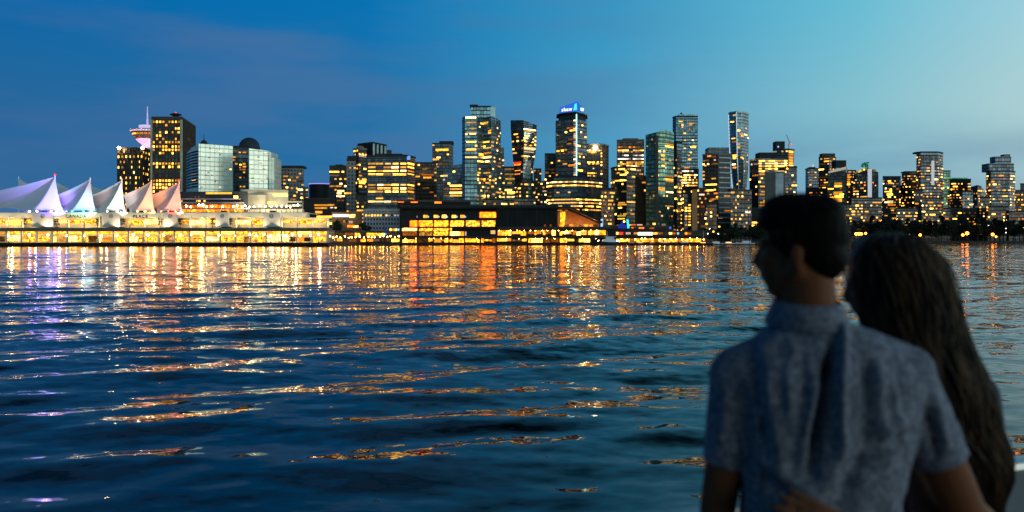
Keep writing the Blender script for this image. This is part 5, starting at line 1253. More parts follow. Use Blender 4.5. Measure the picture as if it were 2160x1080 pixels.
# ------------------------------------------------------------------ boats
HULLW = plain('boat_white', (.62,.62,.66), .35, vary=.05); HULLD = plain('boat_dark', (.03,.03,.035), .4)
def boat(name, label, px, Y, L, hm, cabin=True, lit='cream', rz=0, group=None, tall=1.0, mastz=0):
    t = thing(name, label, 'boat', (0,0,0), group)
    W = L*.28; h = L*.085*tall; mb = MB(); n = 10
    def half(u): return W/2*(1-max(0,(u-.45)/.55)**2.2) if u > .45 else W/2*(.86+.14*u/.45)
    def pt(u, s, k): # k 0 keel,1 chine,2 gunwale
        x = -L/2+L*u
        if k == 0: return Vector((x*.94, 0, -.5))
        if k == 1: return Vector((x*.97, s*half(u)*.75, .05))
        return Vector((x+.04*L*u*u, s*half(u), h*(1+.5*u*u)))
    for i in range(n):
        for s in (1,-1):
            for k in (0,1):
                q = [pt(i/n,s,k),pt((i+1)/n,s,k),pt((i+1)/n,s,k+1),pt(i/n,s,k+1)]
                mb.poly(q if s < 0 else q[::-1], hm)
        mb.poly([pt(i/n,-1,2),pt((i+1)/n,-1,2),pt((i+1)/n,1,2),pt(i/n,1,2)], HULLW)
    mb.poly([pt(0,-1,1),pt(0,-1,2),pt(0,1,2),pt(0,1,1)], hm); mb.poly([pt(0,-1,1),pt(0,1,1),pt(0,0,0)], hm)
    mb.build('hull', t)
    if cabin:
        ch = L*.11
        m2 = MB(); x0, x1 = -L*.3, L*.22; w = W*.36; z0 = h*1.02; z1 = z0+ch
        b_ = [(x0,-w,z0),(x1,-w,z0),(x1,w,z0),(x0,w,z0)]; t_ = [(x0+.1*L*.3,-w*.9,z1),(x1-L*.1,-w*.85,z1),(x1-L*.1,w*.85,z1),(x0+.1*L*.3,w*.9,z1)]
        for i in range(4): m2.poly([b_[i],b_[(i+1)%4],t_[(i+1)%4],t_[i]], HULLW)
        m2.poly(t_, HULLW); m2.build('cabin', t)
        m3 = MB(); m3.box(x0+L*.06, x1-L*.1, -w*1.0, -w*.93, z0+ch*.35, z0+ch*.75, WN[lit]); m3.build('window', t)
        if tall > 1.1:
            m4 = MB(); m4.box(-L*.22, L*.05, -w*.7, w*.7, z1+.02, z1+ch*.7, HULLW); m4.box(-L*.3, L*.09, -w*.85, w*.85, z1+ch*.7, z1+ch*.82, HULLW); m4.build('flybridge', t)
            m5 = MB(); m5.box(-L*.2, L*.03, -w*.76, -w*.72, z1+ch*.2, z1+ch*.6, WN['white']); m5.build('window', t)
            for xx in (-.42,-.36,.3): 
                m6 = MB(); m6.lathe((xx*L, -W*.3), [(0,h+.5),(.35,h+.9),(0,h+1.3)], WN['pearl'], 8); m6.build('deck_lamp', t)
    if mastz:
        m7 = MB(); m7.tube((0,0,h),(0,0,mastz), .12, .06, HULLW, 6); m7.tube((-L*.05,0,mastz*.7),(L*.05,0,mastz*.7), .05, .05, HULLW, 5); m7.build('mast', t)
    t.location = (PX(px,Y), Y, 0); t.rotation_euler = (0,0,R(rz)); return t
boat('motor_yacht', 'large white motor yacht with lit decks moored by the wedge lobby', 1281, 538, 18, HULLD, tall=1.25, lit='cream', rz=184, mastz=9)
boat('barge', 'low dark teal barge moored under the blue statue', 812, 535, 18, plain('barge_teal', (.03,.06,.06), .5), cabin=False, rz=4, tall=.8)
boat('motor_boat', 'small white motor boat with an orange cabin window at the left of the marina', 1330, 565, 8.5, HULLW, lit='orange', rz=175)
boat('motor_boat', 'dark hulled motor boat in the middle of the marina berths', 1352, 568, 9, HULLD, lit='cream', rz=8)
boat('motor_boat', 'dim grey motor boat left of the truss walled marina terminal end', 1375, 570, 8, plain('boat_grey', (.2,.2,.22), .5), lit='dim', rz=182)
boat('motor_boat', 'long low dark launch beneath the pale trusses', 1404, 572, 12, HULLD, lit='dim', rz=3)
boat('motor_boat', 'dark launch just left of the yellow band end', 1442, 576, 11, HULLD, lit='dim', rz=178)
boat('sailing_boat', 'pale sailing boat with bare mast right of the yellow window band', 1484, 590, 9, HULLW, lit='amber', rz=5, mastz=10)
boat('motor_boat', 'pale cruiser left of the amber shore lamp', 1508, 600, 11, HULLW, lit='amber', rz=184)
boat('motor_boat', 'white cruiser with amber windows under the amber shore lamps', 1538, 606, 10, HULLW, lit='amber', rz=2)
boat('motor_boat', 'broad pale cruiser beside the man\'s face', 1572, 610, 13, HULLW, lit='amber', rz=181, tall=1.05)
# floating docks
t = thing('floating_dock', 'low dark floating dock carrying the marina boats', 'dock', (PX(1400,580),580,0))
mb = MB(); mb.box(PX(1318,582), PX(1600,612), 581, 584, -.3, .5, TIMBER)
for k in range(9): x = PX(1325+k*30,582); mb.box(x-.5,x+.5,572,580.98,-.3,.45,TIMBER)
mb.build('walkway', t)
for k in range(9):
    x = PX(1340+k*30,582); mb = MB(); mb.tube((x,580.6,-1),(x,580.6,2.6), .2, .2, TIMBER, 6); mb.build('pile', t)

# ------------------------------------------------------------------ trees
LEAF = [plain('leaf_'+k, c, .8, vary=.4, scale=1.5) for k, c in (('deep', (.022,.035,.018)), ('mid', (.035,.05,.025)), ('dusk', (.018,.026,.02)))]
BARK = plain('bark', (.05,.04,.03), .9)
def tree_proto(label, group, seed, h=11, w=8, n=900, m=0, conic=False):
    rnd = random.Random(seed); t = thing('tree', label, 'tree', (0,0,0), group)
    a = MB(); a.tube((0,0,0),(.1,.05,h*.45), h*.03, h*.018, BARK, 7)
    for k in range(6):
        an = k*1.05+rnd.random(); z = h*(.3+.05*k); a.tube((.05,0,z),(math.cos(an)*w*.3,math.sin(an)*w*.3,z+h*.22), h*.014, h*.005, BARK, 5)
    a.build('trunk', t)
    c = MB(); lobes = []
    for k in range(11):
        an = rnd.random()*6.28; zz_ = rnd.uniform(.32,.93)
        rr = w*.5*((1-zz_)*1.1 if conic else (1-abs(zz_-.55)*1.5))*rnd.uniform(.3,.8)
        lobes.append((Vector((math.cos(an)*rr, math.sin(an)*rr, zz_*h)), w*rnd.uniform(.12,.24)*(1.2-zz_*.6 if conic else 1)))
    for k in range(n):
        p_, r = lobes[k % len(lobes)]
        d = Vector((rnd.gauss(0,1),rnd.gauss(0,1),rnd.gauss(0,.8))).normalized()*r*rnd.uniform(.45,1.15)
        q = p_+d; s = rnd.uniform(.25,.5)*h/11
        u = Vector((rnd.gauss(0,1),rnd.gauss(0,1),rnd.gauss(0,1))).normalized(); v = u.orthogonal().normalized()
        c.poly([q-u*s-v*s*.5, q+u*s-v*s*.6, q+u*s*.8+v*s*.6, q-u*s*.7+v*s*.5], LEAF[m])
    c.build('crown', t); return t
rnd = random.Random(33)
protos = [tree_proto('dark broad tree in the black belt between the marina and the towers', 'broad trees behind the marina', 1, 12, 10),
          tree_proto('dark pointed tree in the black belt between the marina and the towers', 'pointed trees behind the marina', 2, 14, 7, conic=True, m=2)]
sp = [[], []]
for k in range(34):
    px = 1432+k*5.4+rnd.uniform(-3,3); Y = rnd.uniform(668,700) if px < 1560 else rnd.uniform(690,708)
    sp[k % 3 == 1].append(((PX(px,Y),Y,GROUND), rnd.random()*6, rnd.uniform(.7,1.15)*(.75 if px < 1450 else 1)))
for p_, s_ in zip(protos, sp): place(p_, s_)
protos = [tree_proto('dark round tree in the park belt along the far right shore', 'round trees on the far right shore', 3, 18, 15, m=2),
          tree_proto('tall dark pointed tree in the park belt along the far right shore', 'pointed trees on the far right shore', 4, 22, 10, conic=True, m=2)]
sp = [[], []]
for k in range(62):
    px = 1610+k*9.2+rnd.uniform(-4,4); Y = rnd.uniform(818,850) if px > 1800 else rnd.uniform(716+(px-1640)*.55 if px > 1640 else 700,722+(px-1640)*.55 if px > 1640 else 708)
    sp[k % 4 == 1].append(((PX(px,Y),Y,GROUND), rnd.random()*6, rnd.uniform(.8,1.2)))
for p_, s_ in zip(protos, sp): place(p_, s_)
p_ = tree_proto('small green tree lit from below on the pier terminal promenade', 'small trees on the pier promenade', 5, 5.2, 3.6, 500, m=1)
place(p_, [((PX(px,YP+3.2),YP+3.2,PZ(480.6,YP+2)),k*1.3,1) for k, px in enumerate((52,120,206,260,338,380,448,486))])
p_ = tree_proto('small dark tree in front of the orange lit building', 'trees by the ochre building', 6, 10, 7, 700, m=0)
place(p_, [((PX(px,560),560,GROUND+2),k*2,sc) for k, (px,sc) in enumerate(((712,1.25),(766,1.1),(777,.9)))])

# ------------------------------------------------------------------ the boat they stand on
DECK = 2.30
DWH = plain('deck_white', (.12,.14,.165), .45, vary=.12, scale=2)
t = thing('tour_boat', 'white boat deck with a low solid rail that the couple stand at', 'boat', (0,0,0))
rail = [(-3.2,.95),(-1.4,1.75),(.437,2.58),(1.87,3.22),(3.0,3.65),(4.2,3.95)]
mb = MB()
pts = [(x,y,DECK) for x,y in rail]+[(4.2,-4,DECK),(-3.2,-4,DECK)]
mb.poly(pts, plain('deck_grey', (.10,.10,.11), .7, scale=2)); mb.build('deck', t)
mb = MB(); n_ = len(pts)
for i in range(n_):
    a, b_ = pts[i], pts[(i+1)%n_]; mb.poly([(a[0],a[1],-.6),(b_[0],b_[1],-.6),(b_[0],b_[1],DECK-.004),(a[0],a[1],DECK-.004)], DWH)
mb.build('hull', t)
mb = MB()
for a, b_ in zip(rail, rail[1:]):
    d = Vector((b_[0]-a[0], b_[1]-a[1])); L = d.length; d.normalize(); c = ((a[0]+b_[0])/2, (a[1]+b_[1])/2-.03)
    mb.obox(c, (d.x,d.y), L/2, .018, DECK+.05, DECK+.835, DWH)
mb.build('bulwark', t)
mb = MB()
for a, b_ in zip(rail, rail[1:]):
    mb.tube((a[0],a[1]-.03,DECK+.85),(b_[0],b_[1]-.03,DECK+.85), .035, .035, plain('rail_metal', (.45,.48,.5), .3, .6), 10)
mb.build('cap_rail', t)
mb = MB(); mb.box(-3.2,2.2,-2.2,-2.05,DECK+.01,DECK+3.4,plain('added_shade_panel', (.05,.055,.06), .6)); mb.build('added_shade_panel', t)  # unseen wall added behind the viewer to shade the couple's backs
mb = MB(); mb.box(-3.4,4.4,-2.6,1.25,DECK+3.41,DECK+3.55,plain('added_shade_panel', (.05,.055,.06), .6)); mb.build('added_shade_roof', t)  # unseen roof added overhead to hold back skylight on the couple

# ------------------------------------------------------------------ figure tools
def ring_caps(mb, p0, r0, p1, r1, n=14, k=5):
    """tapered capsule"""
    p0, p1 = Vector(p0), Vector(p1); d = (p1-p0); L = d.length; d.normalize(); x = d.orthogonal().normalized(); y = d.cross(x)
    prof = [(-r0*math.cos(i*math.pi/2/k), r0*math.sin(i*math.pi/2/k)) for i in range(k+1)] + [(L+r1*math.sin(i*math.pi/2/k), r1*math.cos(i*math.pi/2/k)) for i in range(k+1)]
    def P(s, r, a): return p0+d*s+(x*math.cos(a)+y*math.sin(a))*r
    for (s0,ra),(s1,rb) in zip(prof, prof[1:]):
        for i in range(n):
            a0, a1 = 2*math.pi*i/n, 2*math.pi*(i+1)/n
            q = [P(s0,ra,a0),P(s0,ra,a1),P(s1,rb,a1),P(s1,rb,a0)]
            if ra < 1e-6: q = [q[0],q[2],q[3]]
            elif rb < 1e-6: q = q[:3]
            mb.poly(q[::-1], SKIN)
def chain(mb, pts):
    for (a, ra), (b_, rb) in zip(pts, pts[1:]): ring_caps(mb, a, ra, b_, rb)
def ell(mb, c, r, M=None, n=20, k=12):
    M = M or Matrix.Identity(3); c = Vector(c)
    def P(i, j):
        th = math.pi*i/k; a = 2*math.pi*j/n
        return c + M @ Vector((r[0]*math.sin(th)*math.cos(a), r[1]*math.sin(th)*math.sin(a), r[2]*math.cos(th)))
    for i in range(k):
        for j in range(n):
            q = [P(i,j),P(i+1,j),P(i+1,j+1),P(i,j+1)]
            if i == 0: q = [q[0],q[1],q[2]]
            elif i == k-1: q = [q[0],q[1],q[3]]
            mb.poly(q, SKIN)
def loft(mb, rings, n=40, flat=1.0):
    """rings: (z, cx, cy, rx, ry) bottom to top, closed at both ends"""
    def P(r, a):
        z, cx_, cy_, rx, ry = r; c_, s_ = math.cos(a), math.sin(a); e = 2/2.5
        return Vector((cx_+rx*math.copysign(abs(c_)**e, c_), cy_+ry*math.copysign(abs(s_)**e, s_), z))
    for A, B in zip(rings, rings[1:]):
        for i in range(n):
            a0, a1 = 2*math.pi*i/n, 2*math.pi*(i+1)/n; mb.poly([P(A,a0),P(A,a1),P(B,a1),P(B,a0)], SKIN)
    mb.poly([P(rings[0],2*math.pi*i/n) for i in range(n)][::-1], SKIN); mb.poly([P(rings[-1],2*math.pi*i/n) for i in range(n)], SKIN)
def flesh(mb, name, parent, mat, voxel=.007, smooth=6, shape=None):
    """fuse the collected closed shapes into one continuous smooth surface"""
    me = bpy.data.meshes.new(name); me.from_pydata(mb.v, [], mb.f)
    bm = bmesh.new(); bm.from_mesh(me); bmesh.ops.remove_doubles(bm, verts=bm.verts, dist=1e-5); bmesh.ops.recalc_face_normals(bm, faces=bm.faces); bm.to_mesh(me); bm.free()
    o = bpy.data.objects.new(name, me); C.objects.link(o)
    m = o.modifiers.new('fuse', 'REMESH'); m.mode = 'VOXEL'; m.voxel_size = voxel; m.use_smooth_shade = True
    s = o.modifiers.new('soft', 'SMOOTH'); s.factor = .5; s.iterations = smooth
    dg = bpy.context.evaluated_depsgraph_get()
    me2 = bpy.data.meshes.new_from_object(o.evaluated_get(dg)); me2.name = name
    bpy.data.objects.remove(o); bpy.data.meshes.remove(me)
    if shape:
        co_ = np.empty(len(me2.vertices)*3, np.float32); no_ = np.empty_like(co_)
        me2.vertices.foreach_get('co', co_); me2.vertices.foreach_get('normal', no_)
        co_ = shape(co_.reshape(-1,3), no_.reshape(-1,3)); me2.vertices.foreach_set('co', co_.astype(np.float32).ravel())
    me2.materials.clear(); me2.materials.append(mat)
    me2.polygons.foreach_set('use_smooth', [True]*len(me2.polygons)); me2.update()
    o = bpy.data.objects.new(name, me2); link(o, parent); o.location = -Vector(parent.location); return o
def skinmat(name, c):
    if name in MATS: return MATS[name]
    m = plain(name, c, .55, vary=.08, scale=30)
    return m
SKIN = skinmat('man_skin', (.19,.068,.032)); SKIN_W = skinmat('woman_skin', (.19,.075,.042))
def hairmat(name, dark, light, sc=(60,60,5), spec=.06):
    m, n, l = newmat(name); out = N(n, 'ShaderNodeOutputMaterial'); b = N(n, 'ShaderNodeBsdfPrincipled'); l.new(b.outputs[0], out.inputs[0])
    g = N(n, 'ShaderNodeNewGeometry'); mp = N(n, 'ShaderNodeMapping'); mp.inputs['Scale'].default_value = sc; l.new(g.outputs['Position'], mp.inputs[0])
    t = N(n, 'ShaderNodeTexNoise'); t.inputs['Scale'].default_value = 1; t.inputs['Detail'].default_value = 4; l.new(mp.outputs[0], t.inputs['Vector'])
    l.new(ramp(n, l, t.outputs[0], [(.42, dark), (.78, light)]), b.inputs['Base Color']); b.inputs['Roughness'].default_value = .6
    b.inputs['Specular IOR Level'].default_value = spec
    bp = N(n, 'ShaderNodeBump'); bp.inputs['Strength'].default_value = .5; bp.inputs['Distance'].default_value = .004; l.new(t.outputs[0], bp.inputs['Height']); l.new(bp.outputs[0], b.inputs['Normal'])
    return m
def shirtmat():
    m, n, l = newmat('printed_shirt'); out = N(n, 'ShaderNodeOutputMaterial'); b = N(n, 'ShaderNodeBsdfPrincipled'); l.new(b.outputs[0], out.inputs[0])
    g = N(n, 'ShaderNodeNewGeometry')
    t = N(n, 'ShaderNodeTexNoise'); t.inputs['Scale'].default_value = 75; t.inputs['Detail'].default_value = 4; t.inputs['Roughness'].default_value = .6; l.new(g.outputs['Position'], t.inputs['Vector'])
    v = N(n, 'ShaderNodeTexVoronoi'); v.inputs['Scale'].default_value = 70; l.new(g.outputs['Position'], v.inputs['Vector'])
    c = ramp(n, l, t.outputs[0], [(.34,(.095,.108,.16)),(.5,(.16,.178,.245)),(.66,(.28,.30,.37))])
    f = ramp(n, l, v.outputs['Distance'], [(.18,(1,1,1)),(.42,(0,0,0))])
    l.new(mixc(n, l, math_(n, l, 'MULTIPLY', f, .45), c, (.25,.25,.35)), b.inputs['Base Color']); b.inputs['Roughness'].default_value = .85
    b.inputs['Specular IOR Level'].default_value = .15
    return m
SHIRT = shirtmat()
def Rz(a): return Matrix.Rotation(R(a), 3, 'Z')
def hand(mb, wrist, d, up, size=1.0, curl=.35, thumb=1):
    """palm and five fingers from the wrist along d; up is the back of the hand, thumb +1/-1 the side"""
    d = Vector(d).normalized(); up = Vector(up); up = (up-d*up.dot(d)).normalized(); s = d.cross(up)*thumb
    w = Vector(wrist); k = size
    for off in (-.028,-.01,.01,.028): ring_caps(mb, w+s*off*.7*k+d*.012*k, .013*k, w+d*.088*k+s*off*k, .0115*k, 10, 4)
    for off, L, r in ((.030,.072,.0085),(.0105,.080,.009),(-.0105,.074,.0085),(-.030,.058,.0078)):
        p = w+d*.088*k+s*off*k; e = d+s*off*2.2; e.normalize(); pts = [(p, r*k)]
        for j, f in enumerate((.42,.32,.26)):
            e = (e-up*curl*(.5+.35*j)*(1+abs(off)*3)).normalized(); p = p+e*L*f*k; pts.append((p, r*k*(.95-.09*j)))
        chain(mb, pts)
    p = w+d*.022*k+s*.026*k; e = (d*.75+s*.75-up*.15).normalized(); pts = [(p,.013*k)]
    for f, r in ((.042,.0105),(.03,.0092)):
        p = p+e*f*k; pts.append((p,r*k)); e = (e+d*.35-up*.2).normalized()
    chain(mb, pts)
def head(mb, c, yaw, tilt, s=1.0, nose=1.0):
    """c = centre of the skull; facing +Y before yaw"""
    M = Matrix.Rotation(R(tilt), 3, 'Y') @ Rz(yaw); c = Vector(c)
    def at(x, y, z): return c + M @ Vector((x*s, y*s, z*s))
    ell(mb, at(0,-.008,.022), (.069*s,.084*s,.084*s), M)                    # skull
    ell(mb, at(0,.030,-.045), (.062*s,.068*s,.082*s), M)                    # face
    ell(mb, at(0,.052,-.098), (.036*s,.034*s,.026*s), M)                    # chin
    for x in (-1,1):
        chain(mb, [(at(x*.056,.0,-.055),.022*s),(at(x*.022,.058,-.100),.018*s)])   # jaw line
        ell(mb, at(x*.036,.066,-.028), (.024*s,.022*s,.018*s), M, 12, 8)    # cheek
        ell(mb, at(x*.031,.077,.012), (.022*s,.016*s,.009*s), M, 12, 8)     # brow
        ell(mb, at(x*.077,-.004,-.022), (.007*s,.018*s,.030*s), M @ Rz(-10*x), 14, 10)   # ear
        ell(mb, at(x*.079,-.008,-.050), (.006*s,.010*s,.011*s), M, 10, 8)
    chain(mb, [(at(0,.088,.006),.010*s),(at(0,.108*nose,-.032),.0125*s)]); ell(mb, at(0,.104,-.040), (.017*s,.014*s,.010*s), M, 12, 8)
    ell(mb, at(0,.089,-.062), (.024*s,.013*s,.007*s), M, 12, 8); ell(mb, at(0,.087,-.074), (.021*s,.013*s,.008*s), M, 12, 8)
    return at, M
def eyes(at, M, parent, s=1.0):
    for x in (-1,1):
        mb = MB(); ell(mb, at(x*.030,.066,-.004), (.0115*s,)*3, M, 14, 10); o = flesh(mb, 'eye', parent, plain('eye_white', (.25,.24,.23), .5), .003, 1)

# ------------------------------------------------------------------ the man
YM = 1.90
k_ = YM/F
man = thing('person', 'man seen from behind, short dark hair, blue printed short sleeved shirt, face turned left', 'person', (PX(1745,YM), YM, DECK))
hc = PT(1692, 518, YM+.01)
body = MB()
at, HM = head(body, hc, 58, -2, .96)
cx = PX(1745,YM)
# neck, trunk, legs
chain(body, [(PT(1702,560,YM+.01),.056),(PT(1703,600,YM),.058),(PT(1708,668,YM-.005),.062),(PT(1722,760,YM),.075)])
def RW(py, px, hw, ry, dy=0): return (PZ(py,YM), PX(px,YM), YM+dy, hw*k_, ry)
trunk = [RW(1560,1745,165,.115),RW(1420,1745,172,.118),RW(1280,1745,160,.105),RW(1150,1726,146,.102),RW(1050,1729,149,.106),RW(960,1735,163,.112),RW(870,1739,180,.118),RW(790,1738,190,.112),RW(735,1728,150,.088),RW(700,1716,95,.07)]
loft(body, [(z,x,y,rx-(.028 if z < PZ(705,YM) else .01),ry-(.034 if z < PZ(705,YM) else .012)) for z,x,y,rx,ry in trunk])
for sx, side in ((1650,-1),(1842,1)):
    chain(body, [(Vector((PX(sx,YM),YM,DECK+.90)),.088),(Vector((PX(sx,YM),YM+.01,DECK+.50)),.058),(Vector((PX(sx,YM),YM-.02,DECK+.46)),.057),(Vector((PX(sx,YM),YM-.025,DECK+.33)),.056),(Vector((PX(sx,YM),YM-.01,DECK+.10)),.040)])
    chain(body, [(Vector((PX(sx,YM),YM-.02,DECK+.055)),.045),(Vector((PX(sx,YM)+side*.02,YM+.16,DECK+.04)),.036)])
LS, RS = PT(1556,786,YM), PT(1908,788,YM-.01)
LE, LWr = PT(1514,1075,YM+.03), PT(1520,1300,YM+.16)
chain(body, [(LS,.050),(LS.lerp(LE,.5),.044),(LE,.041),(LE.lerp(LWr,.35),.041),(LWr,.028)])
hand(body, LWr, (0.02,.35,-1), (-1,-.2,0), 1.05, .3, -1)
RE, RWr = PT(2034,1080,YM-.0), PT(2168,1190,YM+.22)
chain(body, [(RS,.050),(RS.lerp(RE,.5),.050),(RE,.047),(RE.lerp(RWr,.35),.042),(RWr,.029)])
hand(body, RWr, (.35,.6,-.35), (.7,-.5,.3), 1.05, .5, -1)
flesh(body, 'body', man, SKIN, .0065, 5)
eyes(at, HM, man)
# hair: short sides, fuller top swept up
hb = MB()
ell(hb, at(0,-.014,.030), (.076,.090,.090), HM); ell(hb, at(0,.010,.070), (.070,.086,.052), HM); ell(hb, at(0,.030,.086), (.058,.052,.038), HM); ell(hb, at(0,-.050,-.020), (.064,.050,.062), HM)
ell(hb, at(0,-.044,.066), (.060,.054,.048), HM); ell(hb, at(-.012,.058,.088), (.036,.026,.024), HM)
for x in (-1,1): chain(hb, [(at(x*.070,.018,.030),.018),(at(x*.071,.022,-.012),.010)])
def hairwave(co_, no_):
    h = np.sin(co_[:,0]*170+np.sin(co_[:,2]*60)*2)*np.sin(co_[:,1]*150+co_[:,2]*90)*np.sin(co_[:,2]*120+1)
    top = np.clip((co_[:,2]-PZ(470,YM))/.05, 0, 1)
    return co_+no_*(h*(.0008+.0022*top))[:,None]
flesh(hb, 'hair', man, hairmat('black_hair', (.003,.003,.003), (.008,.007,.0065)), .0045, 3, hairwave)
# shirt: trunk and sleeves slightly larger, folds pulled across the back
sh = MB()
def grow(r, g): return (r[0], r[1], r[2], r[3]+g, r[4]+g)
loft(sh, [grow(r, .014 if r[0] > PZ(1100,YM) else .024) for r in trunk[1:]]+[RW(678,1712,74,.068)])
chain(sh, [(PT(1660,735,YM),.055),(LS+Vector((.0,0,-.004)),.063)]); chain(sh, [(PT(1790,735,YM),.058),(RS,.066)])
def sleeve(a, b_, f, r0, r1):
    e = a.lerp(b_, f); mb_ = sh; d = (b_-a).normalized()
    ring_caps(mb_, a, r0, a.lerp(e, .55), (r0+r1)/2)
    n = 20; x = d.orthogonal().normalized(); y = d.cross(x)
    def P(c_, r, i): an = 2*math.pi*i/n; return c_+(x*math.cos(an)+y*math.sin(an))*r
    a2 = a.lerp(e, .35)
    for i in range(n): mb_.poly([P(a2,(r0+r1)/2,i),P(a2,(r0+r1)/2,i+1),P(e,r1,i+1),P(e,r1,i)], SKIN)
    mb_.poly([P(e,r1,i) for i in range(n)], SKIN); mb_.poly([P(a2,(r0+r1)/2,i) for i in range(n)][::-1], SKIN)
sleeve(LS, LE, .66, .061, .050); sleeve(RS, RE, .63, .064, .060)
def folds(co_, no_):
    """creases over the shoulder blades and the deep pleat down the middle, as depth along the surface"""
    px = CX+F*co_[:,0]/co_[:,1]; py = HY-F*(co_[:,2]-H)/co_[:,1]
    back = np.clip(-no_[:,1]*1.6, 0, 1); d = np.zeros(len(co_))
    def crease(x0, y0, x1, y1, w, depth):
        vx, vy = x1-x0, y1-y0; L2 = vx*vx+vy*vy
        tt = ((px-x0)*vx+(py-y0)*vy)/L2; dist = np.hypot(px-(x0+tt*vx), py-(y0+tt*vy))
        return depth*np.exp(-(dist/w)**2)*np.clip((tt+.1)*4, 0, 1)*np.clip((1.1-tt)*3, 0, 1)
    for c in ((1757,730,1706,1000,13,-.034),(1776,690,1770,960,11,.020),(1728,800,1690,1000,16,.014),(1590,760,1620,960,16,-.010),(1612,770,1650,1000,18,.010),(1572,830,1590,1000,9,-.008),
              (1830,760,1822,940,14,-.009),(1850,770,1860,940,15,.010),(1896,800,1900,950,9,-.008),(1905,880,1860,930,14,.012),(1880,800,1905,930,12,.010),(1790,900,1720,1060,22,.012),(1830,960,1760,1070,18,-.012),
              (1600,960,1720,1060,20,.010),(1590,1000,1700,1075,16,-.014),(1640,700,1600,745,14,.006),(1800,700,1880,745,14,.007),(1970,830,1998,950,10,.010),(1955,860,1975,960,8,-.010),(1535,830,1520,960,12,.008),(1800,985,1920,905,14,-.012),(1660,760,1668,900,10,.007),(1690,740,1700,860,9,-.006)):
        d += crease(*c)
    d += .0022*np.sin(px*.10+np.sin(py*.021)*2.5)*np.sin(py*.03+px*.012)
    return co_+no_*(d*1.35*back)[:,None]
flesh(sh, 'shirt', man, SHIRT, .0065, 4, folds)
# collar stand folded over, slightly flared
cb = MB(); cc = PT(1704,640,YM-.002); nn_ = 36
def cring(r, dz, sy=.98): return [(cc.x+r*math.cos(2*math.pi*i/nn_), cc.y+.004+r*sy*math.sin(2*math.pi*i/nn_), cc.z+dz+.010*math.sin(2*math.pi*i/nn_)) for i in range(nn_)]
prof = [(.068,-.045),(.0655,.004),(.069,.009),(.073,.004),(.094,-.044),(.088,-.050)]
rs_ = [cring(r,z) for r,z in prof]; rs_.append(rs_[0])
for A, B in zip(rs_, rs_[1:]):
    for i in range(nn_): cb.poly([A[i],A[(i+1)%nn_],B[(i+1)%nn_],B[i]], SHIRT)
cb.build('collar', man, smooth=True)
tr = MB(); tk = [RW(1600,1745,170,.122),RW(1560,1745,176,.126),RW(1420,1745,181,.128),RW(1310,1745,172,.118)]
loft(tr, tk)
for sx, side in ((1650,-1),(1842,1)):
    x = PX(sx,YM); chain(tr, [(Vector((x,YM,DECK+.88)),.098),(Vector((x,YM,DECK+.48)),.072),(Vector((x,YM-.01,DECK+.12)),.060)])
flesh(tr, 'trousers', man, plain('dark_trousers', (.02,.022,.03), .85), .009, 4)
for sx, side in ((1650,-1),(1842,1)):
    x = PX(sx,YM); s_ = MB(); chain(s_, [(Vector((x,YM-.02,DECK+.052)),.052),(Vector((x+side*.01,YM+.08,DECK+.046)),.046),(Vector((x+side*.02,YM+.18,DECK+.042)),.042)]); flesh(s_, 'shoe', man, plain('shoe_leather', (.03,.02,.015), .5), .008, 3)

# ------------------------------------------------------------------ the woman
YW = 2.16; kw = YW/F
woman = thing('person', 'woman seen from behind with very long wavy brown hair, leaning on the man\'s right shoulder', 'person', (PX(1950,YW), YW, DECK))
wb = MB(); wc = PT(1868, 590, YW)
atw, WM = head(wb, wc, 62, -9, .93, .98)
chain(wb, [(PT(1882,640,YW),.046),(PT(1898,700,YW),.046),(PT(1920,770,YW),.07)])
def RV(py, px, hw, ry): return (PZ(py,YW), PX(px,YW), YW, hw*kw, ry)
wt = [RV(1400,1965,150,.105),RV(1290,1963,158,.11),RV(1160,1958,132,.09),RV(1060,1952,122,.085),RV(930,1946,140,.10),RV(840,1940,150,.10),RV(790,1932,130,.08),RV(750,1920,80,.06)]
loft(wb, wt)
zf = wt[0][0]
for sx, side in ((1895,-1),(2035,1)):
    x = PX(sx,YW); chain(wb, [(Vector((x,YW,DECK+.85)),.082),(Vector((x,YW,DECK+.46)),.054),(Vector((x,YW-.02,DECK+.32)),.05),(Vector((x,YW-.01,DECK+.09)),.035)])
    chain(wb, [(Vector((x,YW-.02,DECK+.05)),.038),(Vector((x+side*.02,YW+.14,DECK+.035)),.03)])
WLS, WRS = PT(1822,830,YW), PT(2058,835,YW)
WRE, WRW = PT(2090,1060,YW+.02), PT(2010,1130,YW+.20)
chain(wb, [(WRS,.046),(WRS.lerp(WRE,.5),.039),(WRE,.034),(WRE.lerp(WRW,.4),.031),(WRW,.022)])
hand(wb, WRW, (-1,.25,.1), (0,1,.2), .92, .4, 1)
WLE, WLW = Vector((PX(1985,1.86),1.86,PZ(1220,1.86))), Vector((PX(1790,1.728),1.728,PZ(1122,1.728)))
chain(wb, [(WLS,.046),(Vector((PX(1940,2.03),2.03,PZ(1010,2.03))),.040),(WLE,.035),(WLE.lerp(WLW,.4),.032),(WLW,.023)])
hand(wb, WLW, (-1,.02,.42), (0,-1,.1), .95, .10, -1)
flesh(wb, 'body', woman, SKIN_W, .006, 4)
eyes(atw, WM, woman, .93)
